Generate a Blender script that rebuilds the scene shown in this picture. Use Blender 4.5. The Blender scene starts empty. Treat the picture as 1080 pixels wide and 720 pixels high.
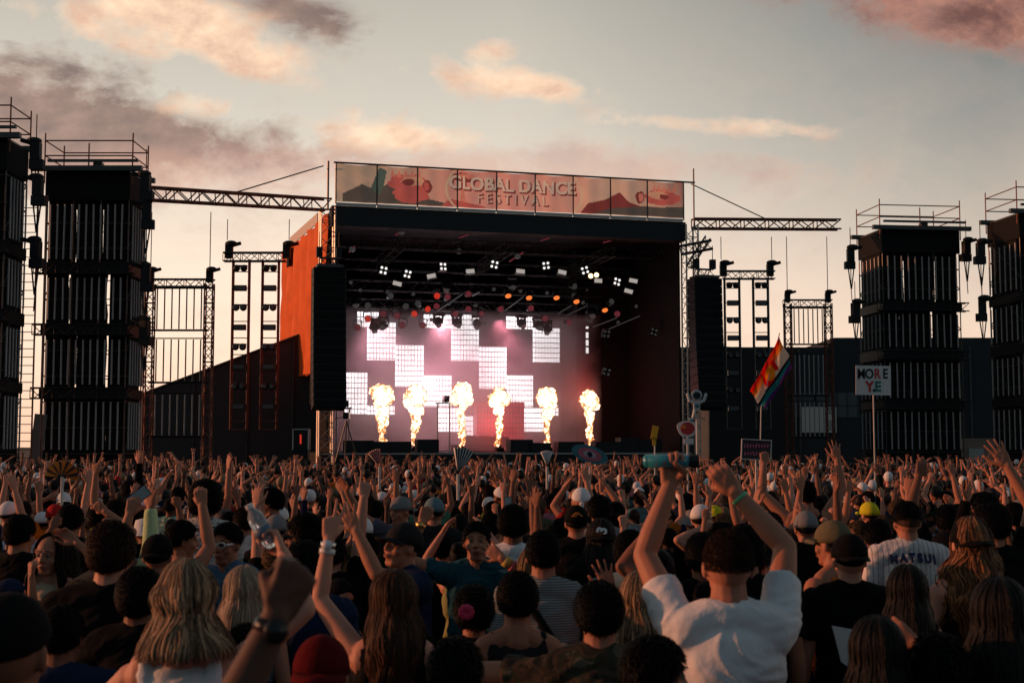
import bpy, bmesh, math, random
import numpy as np
from mathutils import Vector, Matrix, noise
from math import sin, cos, pi, radians as R, exp, sqrt, atan2
SC = bpy.context.scene
COL = SC.collection
# ------------------------------------------------------------------ camera
F = 1400.0; PITCH = math.atan(110 / F); CAMZ = 2.30
cd = bpy.data.cameras.new("camera"); cam = bpy.data.objects.new("camera", cd); COL.objects.link(cam)
cam.location = (0, 0, CAMZ); cam.rotation_euler = (pi / 2 + PITCH, 0, 0)
cd.sensor_width = 36; cd.lens = F / 1080 * 36; cd.clip_start = 0.05; cd.clip_end = 8000
cd.dof.use_dof = True; cd.dof.focus_distance = 30; cd.dof.aperture_fstop = 5.6
SC.camera = cam
vs = SC.view_settings; vs.view_transform = 'Standard'; vs.look = 'None'; vs.exposure = 0; vs.gamma = 1
SC.cycles.use_denoising = True
SC.cycles.max_bounces = 5; SC.cycles.transparent_max_bounces = 12; SC.cycles.volume_bounces = 0
SC.cycles.sample_clamp_indirect = 4
def at(px, py, Y):
    u = (360 - py) / F; x = (px - 540) / F
    dy = cos(PITCH) - u * sin(PITCH); dz = sin(PITCH) + u * cos(PITCH)
    k = Y / dy
    return Vector((x * k, Y, CAMZ + dz * k))
# ------------------------------------------------------------------ node helper
class NT:
    def __init__(s, tree): s.t = tree; tree.nodes.clear()
    def n(s, typ, ins=None, **props):
        nd = s.t.nodes.new(typ)
        for k, v in props.items(): setattr(nd, k, v)
        for k, v in (ins or {}).items():
            sock = nd.inputs[k]
            if isinstance(v, bpy.types.NodeSocket): s.t.links.new(v, sock)
            elif isinstance(v, bpy.types.Node): s.t.links.new(v.outputs[0], sock)
            else: sock.default_value = v
        return nd
    def m(s, op, *a, clamp=False):
        return s.n('ShaderNodeMath', {i: v for i, v in enumerate(a)}, operation=op, use_clamp=clamp).outputs[0]
    def mix(s, f, a, b, blend='MIX'):
        nd = s.n('ShaderNodeMix', data_type='RGBA', blend_type=blend)
        for i, v in ((0, f), (6, a), (7, b)):
            if isinstance(v, (bpy.types.NodeSocket)): s.t.links.new(v, nd.inputs[i])
            else: nd.inputs[i].default_value = v if i == 0 else (*v[:3], 1)
        return nd.outputs[2]
    def ramp(s, f, stops):
        nd = s.n('ShaderNodeValToRGB', {0: f}); e = nd.color_ramp.elements
        while len(e) < len(stops): e.new(.5)
        for x, (p, c) in zip(e, stops):
            x.position = p; x.color = (*c[:3], 1) if not isinstance(c, (int, float)) else (c, c, c, 1)
        return nd.outputs[0]
def srgb(r, g, b):
    f = lambda v: (v / 255 / 12.92) if v <= 10 else ((v / 255 + .055) / 1.055) ** 2.4
    return (f(r), f(g), f(b))
# ------------------------------------------------------------------ world
SUN_AZ = R(-84)   # from +Y towards -X : low sun to the left of the stage
SUN_EL = R(11)
w = bpy.data.worlds.new("World"); SC.world = w; w.use_nodes = True
T = NT(w.node_tree)
sky = T.n('ShaderNodeTexSky', sky_type='NISHITA', sun_disc=False, sun_elevation=SUN_EL, sun_rotation=SUN_AZ,
          air_density=1.6, dust_density=3.0, ozone_density=1.0)
tc = T.n('ShaderNodeTexCoord')
sp = T.n('ShaderNodeSeparateXYZ', {0: tc.outputs['Generated']})
X, Y_, Z = sp.outputs
ys = T.m('MAXIMUM', Y_, .08)
U = T.m('DIVIDE', X, ys); V = T.m('DIVIDE', Z, ys)
zz = T.m('MAXIMUM', Z, 0.0)
grad = T.ramp(zz, [(0.0, srgb(243, 192, 160)), (.07, srgb(249, 218, 192)), (.12, srgb(243, 218, 197)), (.17, srgb(222, 206, 189)), (.24, srgb(200, 192, 179)),
                   (.33, srgb(174, 169, 158)), (.5, srgb(72, 78, 84)), (1, srgb(40, 48, 60))])
# darker, cooler to the right and behind the camera (away from the sunset)
side = T.m('MULTIPLY', T.m('SUBTRACT', X, .0), 3.0, clamp=True)
grad = T.mix(T.m('MULTIPLY', side, T.m('MULTIPLY', zz, 3.0, clamp=True)), grad, srgb(96, 102, 104))
back = T.m('MULTIPLY', T.m('SUBTRACT', .25, Y_), 1.1, clamp=True)
grad = T.mix(back, grad, srgb(69, 87, 96))
px = lambda x: (x - 540) / F
py = lambda y: math.tan(PITCH + math.atan((360 - y) / F))
def gauss(cx, cy, rx, ry, rot=0.0):
    dx = T.m('SUBTRACT', U, px(cx)); dy = T.m('SUBTRACT', V, py(cy))
    c, s_ = cos(rot), sin(rot)
    a = T.m('DIVIDE', T.m('ADD', T.m('MULTIPLY', dx, c), T.m('MULTIPLY', dy, s_)), rx / F)
    b = T.m('DIVIDE', T.m('SUBTRACT', T.m('MULTIPLY', dy, c), T.m('MULTIPLY', dx, s_)), ry / F)
    return T.m('EXPONENT', T.m('MULTIPLY', T.m('ADD', T.m('MULTIPLY', a, a), T.m('MULTIPLY', b, b)), -1.0))
def addall(l):
    r = l[0]
    for q in l[1:]: r = T.m('ADD', r, q)
    return r
vec = T.n('ShaderNodeCombineXYZ', {0: T.m('MULTIPLY', U, 1.0), 1: T.m('MULTIPLY', V, 1.45), 2: 4.4})
n1 = T.n('ShaderNodeTexNoise', {'Vector': vec, 'Scale': 9.0, 'Detail': 10.0, 'Roughness': .66, 'Distortion': .5}).outputs[0]
n2 = T.n('ShaderNodeTexNoise', {'Vector': vec, 'Scale': 32.0, 'Detail': 6.0, 'Roughness': .6}).outputs[0]
nn = T.m('ADD', T.m('MULTIPLY', n1, .62), T.m('MULTIPLY', n2, .38))
vec2 = T.n('ShaderNodeVectorMath', {0: vec, 1: (-.022, -.014, 0)}, operation='ADD').outputs[0]
n1b = T.n('ShaderNodeTexNoise', {'Vector': vec2, 'Scale': 9.0, 'Detail': 10.0, 'Roughness': .66, 'Distortion': .5}).outputs[0]
n2b = T.n('ShaderNodeTexNoise', {'Vector': vec2, 'Scale': 32.0, 'Detail': 6.0, 'Roughness': .6}).outputs[0]
relief = T.m('ADD', T.m('MULTIPLY', T.m('SUBTRACT', T.m('ADD', T.m('MULTIPLY', n1b, .6), T.m('MULTIPLY', n2b, .4)), nn), 4.5), .5, clamp=True)
def cloud(g, col, thr, gain, op, base, shade=None):
    d = T.m('ADD', T.m('MULTIPLY', T.m('SUBTRACT', nn, .5), 5.2), T.m('MULTIPLY', g, 1.0))
    m = T.m('MULTIPLY', T.m('SUBTRACT', d, thr), gain, clamp=True)
    m = T.m('MULTIPLY', m, T.m('MULTIPLY', g, 2.5, clamp=True))
    m = T.m('MULTIPLY', m, m) if gain < 1 else m
    m = T.m('MULTIPLY', m, T.m('GREATER_THAN', Y_, .1))
    cc = T.mix(relief, shade, col) if shade else col
    return T.mix(T.m('MULTIPLY', m, op), base, cc)
dark = addall([gauss(40, 95, 150, 52, -.25), gauss(170, 150, 190, 34, -.1), gauss(10, 165, 130, 46), gauss(310, 20, 80, 22, -.3)])
hz_ = T.m('MULTIPLY', T.m('MULTIPLY', T.m('SUBTRACT', nn, .44), 4.0, clamp=True), T.m('MULTIPLY', T.m('SUBTRACT', .36, V), 4.0, clamp=True))
grad = T.mix(T.m('MULTIPLY', hz_, T.m('MULTIPLY', T.m('GREATER_THAN', Y_, .1), .42)), grad, T.mix(relief, srgb(198, 166, 150), srgb(250, 216, 186)))
c = cloud(dark, srgb(150, 116, 104), .12, 1.0, .85, grad, srgb(106, 82, 79))
warmlow = addall([gauss(330, 175, 250, 26), gauss(620, 178, 230, 22), gauss(130, 190, 160, 24)])
c = cloud(warmlow, srgb(206, 158, 138), .1, 1.0, .55, c, srgb(186, 150, 138))
lit = addall([gauss(205, 28, 115, 22, -.35), gauss(245, 62, 62, 16, -.35), gauss(150, 8, 110, 16, -.1), gauss(205, 112, 55, 17, -.1),
              gauss(500, 80, 78, 24, -.12), gauss(578, 92, 48, 14, -.1), gauss(392, 138, 70, 22), gauss(700, 128, 70, 12, -.05), gauss(825, 136, 60, 13, -.05), gauss(520, 52, 26, 14, .2), gauss(450, 148, 70, 15), gauss(90, 30, 110, 20, -.3)])
c = cloud(lit, srgb(253, 218, 184), .22, 1.1, .9, c, srgb(216, 176, 150))
red = addall([gauss(990, 8, 185, 40, -.12), gauss(1085, 30, 110, 34, -.2)])
c = cloud(red, srgb(184, 122, 100), .0, .9, .8, c, srgb(136, 94, 86))
c = cloud(gauss(1075, 20, 70, 26), srgb(92, 58, 56), .2, 1.1, .8, c)
below = T.m('LESS_THAN', Z, -.01)
c = T.mix(below, c, (.03, .028, .026))
bgN = T.n('ShaderNodeBackground', {0: sky, 1: .05})
bgC = T.n('ShaderNodeBackground', {0: c, 1: 1.38})
T.n('ShaderNodeOutputWorld', {0: T.n('ShaderNodeMixShader', {0: .88, 1: bgN, 2: bgC})})
# ------------------------------------------------------------------ sun
sd = bpy.data.lights.new("sun", 'SUN'); sd.energy = 2.5; sd.angle = R(.6); sd.color = (1.0, .36, .16)
so = bpy.data.objects.new("sun", sd); COL.objects.link(so)
sdir = Vector((sin(SUN_AZ) * cos(SUN_EL), cos(SUN_AZ) * cos(SUN_EL), sin(SUN_EL)))
so.rotation_euler = sdir.to_track_quat('Z', 'Y').to_euler(); so.location = (0, 0, 60)
# ------------------------------------------------------------------ materials
def mat(name, col=None, rough=.7, metal=0., bump=0., bscale=60., var=.0, vscale=8., emit=None, es=0., spec=.35, objcol=False, fn=None, sheen=0., sss=0.):
    m = bpy.data.materials.new(name); m.use_nodes = True; t = NT(m.node_tree)
    if objcol: c = t.n('ShaderNodeObjectInfo').outputs['Color']
    else: c = t.n('ShaderNodeRGB'); c.outputs[0].default_value = (*col, 1); c = c.outputs[0]
    tcn = t.n('ShaderNodeTexCoord').outputs['Object']
    if fn: c = fn(t, c, tcn)
    if var:
        nz = t.n('ShaderNodeTexNoise', {'Vector': tcn, 'Scale': vscale, 'Detail': 5.0}).outputs[0]
        k = t.m('ADD', t.m('MULTIPLY', nz, 2 * var), 1 - var)
        cb = t.n('ShaderNodeCombineColor', {0: k, 1: k, 2: k}).outputs[0]
        c = t.mix(1.0, c, cb, 'MULTIPLY')
    ins = {'Base Color': c, 'Roughness': rough, 'Metallic': metal, 'Specular IOR Level': spec}
    if sheen: ins['Sheen Weight'] = sheen
    if sss: ins['Subsurface Weight'] = sss; ins['Subsurface Radius'] = (.02, .008, .004); ins['Subsurface Scale'] = 1.0
    if emit: ins['Emission Color'] = (*emit, 1); ins['Emission Strength'] = es
    if bump:
        nb = t.n('ShaderNodeTexNoise', {'Vector': tcn, 'Scale': bscale, 'Detail': 4.0}).outputs[0]
        ins['Normal'] = t.n('ShaderNodeBump', {'Height': nb, 'Strength': bump, 'Distance': .02})
    t.n('ShaderNodeOutputMaterial', {0: t.n('ShaderNodeBsdfPrincipled', ins)})
    return m
# ------------------------------------------------------------------ object helpers
def tag(o, label=None, cat=None, group=None, kind=None):
    for k, v in (('label', label), ('category', cat), ('group', group), ('kind', kind)):
        if v: o[k] = v
    return o
def empty(name, loc=(0, 0, 0), rz=0., label=None, cat=None, group=None, kind=None):
    o = bpy.data.objects.new(name, None); COL.objects.link(o); o.location = loc; o.rotation_euler = (0, 0, rz)
    return tag(o, label, cat, group, kind)
def kids(o): return CH.get(o.name, [])
CH = {}
def link(name, me, parent=None, m=None):
    o = bpy.data.objects.new(name, me); COL.objects.link(o)
    if m is not None:
        if len(me.materials) == 0: me.materials.append(m)
    if parent: o.parent = parent; CH.setdefault(parent.name, []).append(o)
    return o
def copy_tree(o, parent=None):
    c = o.copy(); COL.objects.link(c); c.parent = parent
    if parent: CH.setdefault(parent.name, []).append(c)
    for ch in list(kids(o)): copy_tree(ch, c)
    return c
class MB:
    """collects solids as plain vertex / face lists"""
    def __init__(s): s.v = []; s.f = []; s.mi = []; s.cur = 0
    def add(s, v, f):
        b = len(s.v); s.v += [tuple(p) for p in v]; s.f += [tuple(i + b for i in q) for q in f]; s.mi += [s.cur] * len(f)
    def box(s, c, d, rot=None):
        hx, hy, hz = d[0] / 2, d[1] / 2, d[2] / 2
        v = [Vector((x, y, z)) for x in (-hx, hx) for y in (-hy, hy) for z in (-hz, hz)]
        if rot: v = [rot @ p for p in v]
        s.add([p + Vector(c) for p in v], [(0, 1, 3, 2), (4, 6, 7, 5), (0, 4, 5, 1), (2, 3, 7, 6), (0, 2, 6, 4), (1, 5, 7, 3)])
    def tube(s, p0, p1, r, r1=None, n=6, cap=True):
        p0, p1 = Vector(p0), Vector(p1); d = p1 - p0
        if d.length < 1e-6: return
        q = d.to_track_quat('Z', 'Y'); r1 = r if r1 is None else r1
        v = []
        for p, rr in ((p0, r), (p1, r1)):
            v += [p + q @ Vector((cos(2 * pi * i / n) * rr, sin(2 * pi * i / n) * rr, 0)) for i in range(n)]
        f = [(i, (i + 1) % n, n + (i + 1) % n, n + i) for i in range(n)]
        if cap: f += [tuple(range(n))[::-1], tuple(range(n, 2 * n))]
        s.add(v, f)
    def limb(s, p0, r0, p1, r1, n=12, hemi=3, flat1=False):
        """tapered capsule"""
        p0, p1 = Vector(p0), Vector(p1); d = p1 - p0; L = max(d.length, 1e-5); q = d.to_track_quat('Z', 'Y')
        rings = []
        for i in range(1, hemi + 1):
            a = -pi / 2 + pi / 2 * i / hemi; rings.append((sin(a) * r0, cos(a) * r0))
        if flat1: rings.append((L, r1)); tip = L
        else:
            for i in range(0, hemi):
                a = pi / 2 * i / hemi; rings.append((L + sin(a) * r1, cos(a) * r1))
            tip = L + r1
        v = [p0 + q @ Vector((0, 0, -r0))]
        for z, r in rings: v += [p0 + q @ Vector((cos(2 * pi * i / n) * r, sin(2 * pi * i / n) * r, z)) for i in range(n)]
        v.append(p0 + q @ Vector((0, 0, tip)))
        f = [(0, 1 + (i + 1) % n, 1 + i) for i in range(n)]
        for k in range(len(rings) - 1):
            a = 1 + k * n
            f += [(a + i, a + (i + 1) % n, a + n + (i + 1) % n, a + n + i) for i in range(n)]
        a = 1 + (len(rings) - 1) * n; e = len(v) - 1
        f += [(a + i, a + (i + 1) % n, e) for i in range(n)]
        s.add(v, f)
    def ell(s, c, r, n=16, m=10, rot=None):
        v = []; c = Vector(c)
        for j in range(m + 1):
            t = -pi / 2 + pi * j / m
            if j in (0, m): v.append(Vector((0, 0, sin(t) * r[2]))); continue
            v += [Vector((cos(t) * cos(2 * pi * i / n) * r[0], cos(t) * sin(2 * pi * i / n) * r[1], sin(t) * r[2])) for i in range(n)]
        if rot: v = [rot @ p for p in v]
        v = [p + c for p in v]
        f = [(0, 1 + (i + 1) % n, 1 + i) for i in range(n)]
        for k in range(m - 2):
            a = 1 + k * n
            f += [(a + i, a + (i + 1) % n, a + n + (i + 1) % n, a + n + i) for i in range(n)]
        a = 1 + (m - 2) * n; e = len(v) - 1
        f += [(a + i, a + (i + 1) % n, e) for i in range(n)]
        s.add(v, f)
    def ecyl(s, prof, n=24):
        v = [(cos(2 * pi * i / n) * a, sin(2 * pi * i / n) * b, z) for a, b, z in prof for i in range(n)]; k = len(prof) - 1
        f = [(j * n + i, j * n + (i + 1) % n, (j + 1) * n + (i + 1) % n, (j + 1) * n + i) for j in range(k) for i in range(n)]
        s.add(v, f + [tuple(range(n))[::-1], tuple(k * n + i for i in range(n))])
    def prism(s, pts, y0, y1):
        """outline in x,z extruded along y"""
        n = len(pts)
        v = [(x, y0, z) for x, z in pts] + [(x, y1, z) for x, z in pts]
        s.add(v, [tuple(range(n)), tuple(range(2 * n - 1, n - 1, -1))] + [(i, n + i, n + (i + 1) % n, (i + 1) % n) for i in range(n)])
    def truss(s, p0, p1, wd=.4, step=.6, r=.03, up=(0, 0, 1), n=5, rl=.018, flat=False):
        p0, p1 = Vector(p0), Vector(p1); d = (p1 - p0); L = d.length; d.normalize()
        up = Vector(up); sdv = d.cross(up)
        if sdv.length < .1: up = Vector((0, 1, 0)); sdv = d.cross(up)
        sdv.normalize(); up = sdv.cross(d).normalized(); h = wd / 2
        cs = [(a * sdv + b * up) * h for a, b in ((1, 1), (1, -1), (-1, -1), (-1, 1))]
        for c_ in cs: s.tube(p0 + c_, p1 + c_, r, n=n)
        k = max(1, int(round(L / step)))
        for i in range(k):
            a = p0 + d * (L * i / k); b = p0 + d * (L * (i + 1) / k)
            for j in range(4):
                c0, c1 = cs[j], cs[(j + 1) % 4]
                if i % 2: c0, c1 = c1, c0
                s.tube(a + c0, b + c1, rl, n=4, cap=False)
                if i % 2 == 0: s.tube(a + c0, a + c1, rl, n=4, cap=False)
    def mesh(s, name, mats=(), smooth=False):
        me = bpy.data.meshes.new(name); me.from_pydata(s.v, [], s.f)
        for m_ in (mats if isinstance(mats, (list, tuple)) else [mats]): me.materials.append(m_)
        if any(s.mi): me.polygons.foreach_set('material_index', s.mi)
        if smooth: me.polygons.foreach_set('use_smooth', [True] * len(s.f))
        me.update(); return me
    def build(s, name, m, parent=None, smooth=False, loc=None, rz=None):
        o = link(name, s.mesh(name, m, smooth), parent)
        if loc is not None: o.location = loc
        if rz is not None: o.rotation_euler = (0, 0, rz)
        return o
# ================================================================== PEOPLE
REM = []           # raw meshes waiting for their surface to be grown
def grow(mb, name, m, parent, vox, it=3, fac=.5):
    o = link(name, mb.mesh(name, m, True), parent)
    a = o.modifiers.new('r', 'REMESH'); a.mode = 'VOXEL'; a.voxel_size = vox; a.use_smooth_shade = True
    b = o.modifiers.new('s', 'SMOOTH'); b.factor = fac; b.iterations = it
    REM.append(o); return o
def grow_all():
    if not REM: return
    dg = bpy.context.evaluated_depsgraph_get()
    new = [(o, bpy.data.meshes.new_from_object(o.evaluated_get(dg))) for o in REM]
    for o, me in new:
        old = o.data; o.modifiers.clear(); o.data = me; me.name = o.name
        if not me.materials: 
            for x in old.materials: me.materials.append(x)
        f = o.get('_post')
        if f: POST[f](me)
        if f: del o['_post']
    REM.clear()
def folds(me, amp=.007, seed=0., sx=9., sz=15.):
    n = len(me.vertices); co = np.empty(n * 3, 'f'); me.vertices.foreach_get('co', co); co = co.reshape(-1, 3)
    no = np.empty(n * 3, 'f'); me.vertex_normals.foreach_get('vector', no); no = no.reshape(-1, 3)
    out = np.empty(n, 'f')
    for i in range(n):
        x, y, z = co[i]; w_ = noise.noise((x * 4 + seed, y * 4, z * 4)) * .12
        a = noise.noise(((x + w_) * sx + seed, y * sx, (z + w_ * 1.3 + .25 * abs(x)) * sz)); b = noise.noise((x * 22, y * 22 + seed, z * 26))
        out[i] = .003 + max(0, 1 - abs(a) * 3.0) * amp + b * amp * .2
    co += no * out[:, None]; me.vertices.foreach_set('co', co.ravel()); me.update()
POST = {'fold': lambda me: folds(me, .009, 1.), 'fold2': lambda me: folds(me, .007, 4., 6., 19.)}
def perp(d, n):
    d = Vector(d).normalized(); n = Vector(n); n = (n - d * n.dot(d))
    if n.length < .05: n = Vector((0, 0, 1)) - d * d.z
    return n.normalized()
FB = {'open': ([6, 8, 6], 1.0, 'out'), 'relax': ([25, 30, 20], .3, 'in'), 'fist': ([78, 95, 60], .0, 'wrap'), 'grip': ([50, 55, 45], .1, 'wrap'),
      'flat': ([12, 12, 8], .25, 'out')}
def hand(b, wr, d, nrm, typ, side, k=1.0, fr=1.0):
    """palm, four fingers, thumb. d = direction, nrm = palm side, side = +1 if the thumb is on +lat"""
    d = Vector(d).normalized(); nrm = perp(d, nrm); lat = d.cross(nrm).normalized() * side
    wr = Vector(wr)
    kn = []
    for i, (o, l) in enumerate(((.030, .084), (.010, .090), (-.010, .086), (-.029, .078))):
        p = wr + (d * l + lat * o) * k; kn.append(p)
        b.limb(wr + (lat * o * .55 + d * .012) * k, .0165 * k, p, .0125 * k, 8, 2)
    b.limb(kn[0] - d * .006 * k, .0125 * k, kn[3] - d * .004 * k, .011 * k, 8, 2)
    b.limb(wr + (d * .03 + lat * .012) * k, .017 * k, wr + (d * .06 - lat * .012) * k, .016 * k, 8, 2)
    lens = (.074, .083, .077, .060)
    for i in range(4):
        ty = typ
        if typ == 'point': ty = 'open1' if i == 0 else 'fist'
        if typ == 'rock': ty = 'open1' if i in (0, 3) else 'fist'
        if typ == 'peace': ty = 'openv' if i in (0, 1) else 'fist'
        bend, spr, _ = FB.get(ty, FB['open'])
        if ty == 'open1': bend, spr = [4, 4, 3], .3
        if ty == 'openv': bend, spr = [4, 4, 3], 1.2 if i == 0 else -.2
        an = R((14, 4, -6, -18)[i]) * spr
        fd = (d * cos(an) + lat * sin(an)).normalized(); nn_ = perp(fd, nrm)
        p = kn[i]; a = 0; r0 = .0092 * k * fr
        for j, fl in enumerate((.45, .32, .23)):
            a += R(bend[j]) * (1 + .12 * (i - 1.5) * .4)
            dd = fd * cos(a) + nn_ * sin(a); q = p + dd * lens[i] * fl * k
            r1 = r0 * .9; b.limb(p, r0, q, r1, 8, 2); p = q; r0 = r1
    mode = 'wrap' if typ in ('fist', 'grip', 'peace', 'rock', 'point') else ('out' if typ in ('open', 'flat') else 'in')
    base = wr + (d * .022 + lat * .022) * k
    if mode == 'out': t1 = (lat * .75 + d * .65 + nrm * .2).normalized(); t2 = (lat * .35 + d * .9 + nrm * .15).normalized()
    elif mode == 'in': t1 = (lat * .6 + d * .7 + nrm * .35).normalized(); t2 = (lat * .1 + d * .9 + nrm * .35).normalized()
    else: t1 = (lat * .5 + d * .65 + nrm * .55).normalized(); t2 = (-lat * .6 + d * .35 + nrm * .5).normalized()
    p1 = base + t1 * .048 * k; p2 = p1 + t2 * .032 * k; p3 = p2 + t2 * .026 * k
    b.limb(base, .0165 * k, p1, .0115 * k, 8, 2); b.limb(p1, .0112 * k, p2, .010 * k, 8, 2); b.limb(p2, .010 * k, p3, .0085 * k, 8, 2)
HC = Vector((0, .014, 1.622))      # head centre of the 1.75 m figure
def person_parts(arms, sex='m', yaw=0., face=False, tilt=0., leg=0.0, n=12, fr=1.0, bulk=1.0, lean=0.):
    """arms: {+1|-1: (upper dir, fore dir, hand type, hand dir, palm normal)} -> builders for skin, tee, tank, long, trousers; joints"""
    B, TE, TK, LG, TR = MB(), MB(), MB(), MB(), MB()
    sw = (.178 if sex == 'm' else .155) * bulk; wa = (.148 if sex == 'm' else .122) * bulk; ch = (.165 if sex == 'm' else .145) * bulk; hp = .165 if sex == 'm' else .172
    tors = [((0, 0, .97), (hp, .115, .13)), ((0, .0, 1.12), (wa, .100 * bulk, .16)), ((0, 0, 1.30), (ch, .112 * bulk, .17))]
    if sex == 'f': tors.append(((0, .055, 1.27), (.125, .075, .07)))
    for c_, r_ in tors: B.ell(c_, r_)
    B.limb((-sw + .045, 0, 1.415), .06, (sw - .045, 0, 1.415), .06, n)
    B.limb((0, -.008, 1.40), .072, (0, .005, 1.57), .056 if sex == 'm' else .047, n)
    B.limb((0, -.012, 1.46), .068, (0, -.004, 1.525), .058 if sex == 'm' else .048, n)
    for s in (-1, 1): B.limb((s * .02, -.012, 1.495), .050, (s * (sw - .045), -.005, 1.445), .048, n)
    # head
    Hm = Matrix.Rotation(yaw, 4, 'Z') @ Matrix.Rotation(tilt, 4, 'X')
    H = lambda x, y, z: HC + Hm @ Vector((x, y, z))
    rot3 = Hm.to_3x3()
    B.ell(H(0, -.006, .022), (.074, .094, .094), 20, 14, rot3)
    B.ell(H(0, .022, -.035), (.058, .070, .082), 16, 12, rot3)
    B.limb(H(-.022, .055, -.092), .02, H(.022, .055, -.092), .02, 8, 2)
    B.limb(H(0, .088, .012), .009, H(0, .103, -.022), .0125, 8, 2)
    for s in (-1, 1):
        B.ell(H(s * .076, -.004, -.002), (.0105, .018, .031), 10, 8, rot3)
        B.limb(H(s * .05, .066, .030), .012, H(s * .014, .084, .028), .011, 8, 2)
        B.ell(H(s * .042, .058, -.028), (.024, .024, .022), 10, 8, rot3)
        if face: B.ell(H(s * .012, .094, -.026), (.010, .011, .009), 8, 6, rot3)
    B.ell(H(0, .082, -.058), (.026, .016, .014), 10, 6, rot3)
    # clothes torso
    g = .012
    for c_, r_ in tors:
        rr = tuple(x + g for x in r_)
        TE.ell(c_, rr); TK.ell(c_, tuple(x + .008 for x in r_)); LG.ell(c_, tuple(x + .02 for x in r_))
    for bd, e in ((TE, 0.), (LG, .012)):
        bd.ecyl([(hp + .018 + e, .132 + e, .80), (hp + .022 + e, .134 + e, .95), (wa + .022 + e, .122 + e, 1.12), (ch + .004 + e, .120 + e, 1.30)], 28)
    TK.ecyl([(hp + .010, .126, .86), (hp + .012, .128, .95), (wa + .012, .112, 1.12)], 28)
    for bd, e in ((TE, g), (LG, g + .008)):
        bd.limb((-sw + .045, 0, 1.415), .06 + e, (sw - .045, 0, 1.415), .06 + e, n)
        for s in (-1, 1): bd.limb((s * .015, -.012, 1.470), .056 + e, (s * (sw - .045), -.005, 1.44), .054 + e, n)
    for s in (-1, 1):
        TK.limb((s * .095, -.07, 1.36), .026, (s * .10, -.02, 1.492), .016, 8); TK.limb((s * .10, -.02, 1.492), .016, (s * .09, .075, 1.36), .026, 8)
    J = {}
    for s in (-1, 1):
        up, fo, ty, *ex = arms.get(s) or ((s * .2, .02, -1), (s * .06, .3, -1), 'relax')
        up = Vector(up).normalized(); fo = Vector(fo).normalized()
        hd = Vector(ex[0]).normalized() if len(ex) > 0 and ex[0] else fo
        rise = max(0, up.z)
        sh = Vector((s * (sw - .018 * rise), .01 + .03 * max(0, up.y), 1.405 + .05 * rise))
        ul, fl = (.285, .25) if sex == 'm' else (.265, .235)
        q = (1.0 if sex == 'm' else .84) * bulk ** .5
        el = sh + up * ul; wr = el + fo * fl
        B.limb(sh, .058 * q, sh + up * ul * .45, .050 * q, n); B.limb(sh + up * ul * .45, .050 * q, el, .039 * q, n)
        B.limb(el, .039 * q, el + fo * fl * .3, .041 * q, n); B.limb(el + fo * fl * .3, .041 * q, wr, .0265 * q, n)
        nrm = ex[1] if len(ex) > 1 else ((0, 1, 0) if up.z > 0 or fo.z > 0 else (-s, 0, 0))
        # thumb points inward when palms face forward with raised arms
        lat = Vector(hd).cross(perp(hd, nrm)); want = Vector((-s, 0, 0)) if fo.z > -.2 else Vector((0, 1, 0))
        sd_ = 1 if lat.dot(want) > 0 else -1
        hand(B, wr, hd, nrm, ty, sd_, 1.0 if sex == 'm' else .92, fr)
        TE.limb(sh - up * .02, .060 * q + .008, sh + up * ul * .56, .060 * q, n, flat1=True)
        LG.limb(sh, .072 * q, el, .056 * q, n); LG.limb(el, .056 * q, wr, .042 * q, n, flat1=True)
        J[s] = (sh, el, wr, hd, perp(hd, nrm), lat.normalized() * sd_)
        # leg
        k_ = Vector((s * .105, .03 * s * leg, .50)); a_ = Vector((s * .115, -.02 + .05 * s * leg, .085))
        hpj = Vector((s * .09, 0, .90))
        B.limb(hpj, .088, k_, .055, n); B.limb(k_, .055, k_ + (a_ - k_) * .3, .054, n); B.limb(k_ + (a_ - k_) * .3, .054, a_, .037, n)
        B.limb(a_ + Vector((0, -.02, -.045)), .037, a_ + Vector((s * .02, .15, -.055)), .029, n)
        TR.limb(hpj + Vector((0, 0, .03)), .103, k_, .075, n); TR.limb(k_, .075, a_ + Vector((0, 0, .03)), .062, n, flat1=True)
    TR.ell((0, 0, .955), (hp + .012, .128, .115))
    return B, TE, TK, LG, TR, J, H, rot3
def hairpt(az, el, k=1.0, head=(.074, .094, .094)):
    return Vector((sin(az) * cos(el) * head[0] * k, cos(az) * cos(el) * head[1] * k - .006, sin(el) * head[2] * k + .022))
def shell(th=.014, rough=.12, nu=40, nv=24, low=-.55, front=.42, seed=0, curl=14., ear=-.25, strands=False, tw=1.0):
    """short hair: closed shell that dips below the skin at face and neck; head frame"""
    b = MB(); v = []
    for j in range(nv + 1):
        el = -pi / 2 + pi * j / nv
        for i in range(nu):
            az = 2 * pi * i / nu
            d = hairpt(az, el)
            fr = (cos(az) + 1) / 2           # 1 = front
            line = low * (1 - fr) ** 1.5 + front * fr ** 3 + (ear * (1 - abs(cos(az))) * .8)
            s_ = max(0., min(1., (sin(el) - line) / .12))
            nz = noise.noise(Vector((d.x, d.y, d.z)) * curl * 8 + Vector((seed * 3.1, seed, 0)))
            if strands: nz = .5 * nz + .7 * noise.noise(Vector((az * 9, el * 1.6, seed)))
            t = th * (1 + rough * 4 * nz) * (.75 + .45 * max(0, sin(el)))
            u = Vector(d); n_ = Vector((d.x / .0055, (d.y + .006) / .0088, (d.z - .022) / .0088)).normalized()
            p = d + n_ * (t * s_ - .012 * (1 - s_))
            v.append(p)
    f = []
    for j in range(nv):
        for i in range(nu):
            a = j * nu + i; c_ = j * nu + (i + 1) % nu
            f.append((a, c_, c_ + nu, a + nu))
    b.add(v, f); return b
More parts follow.
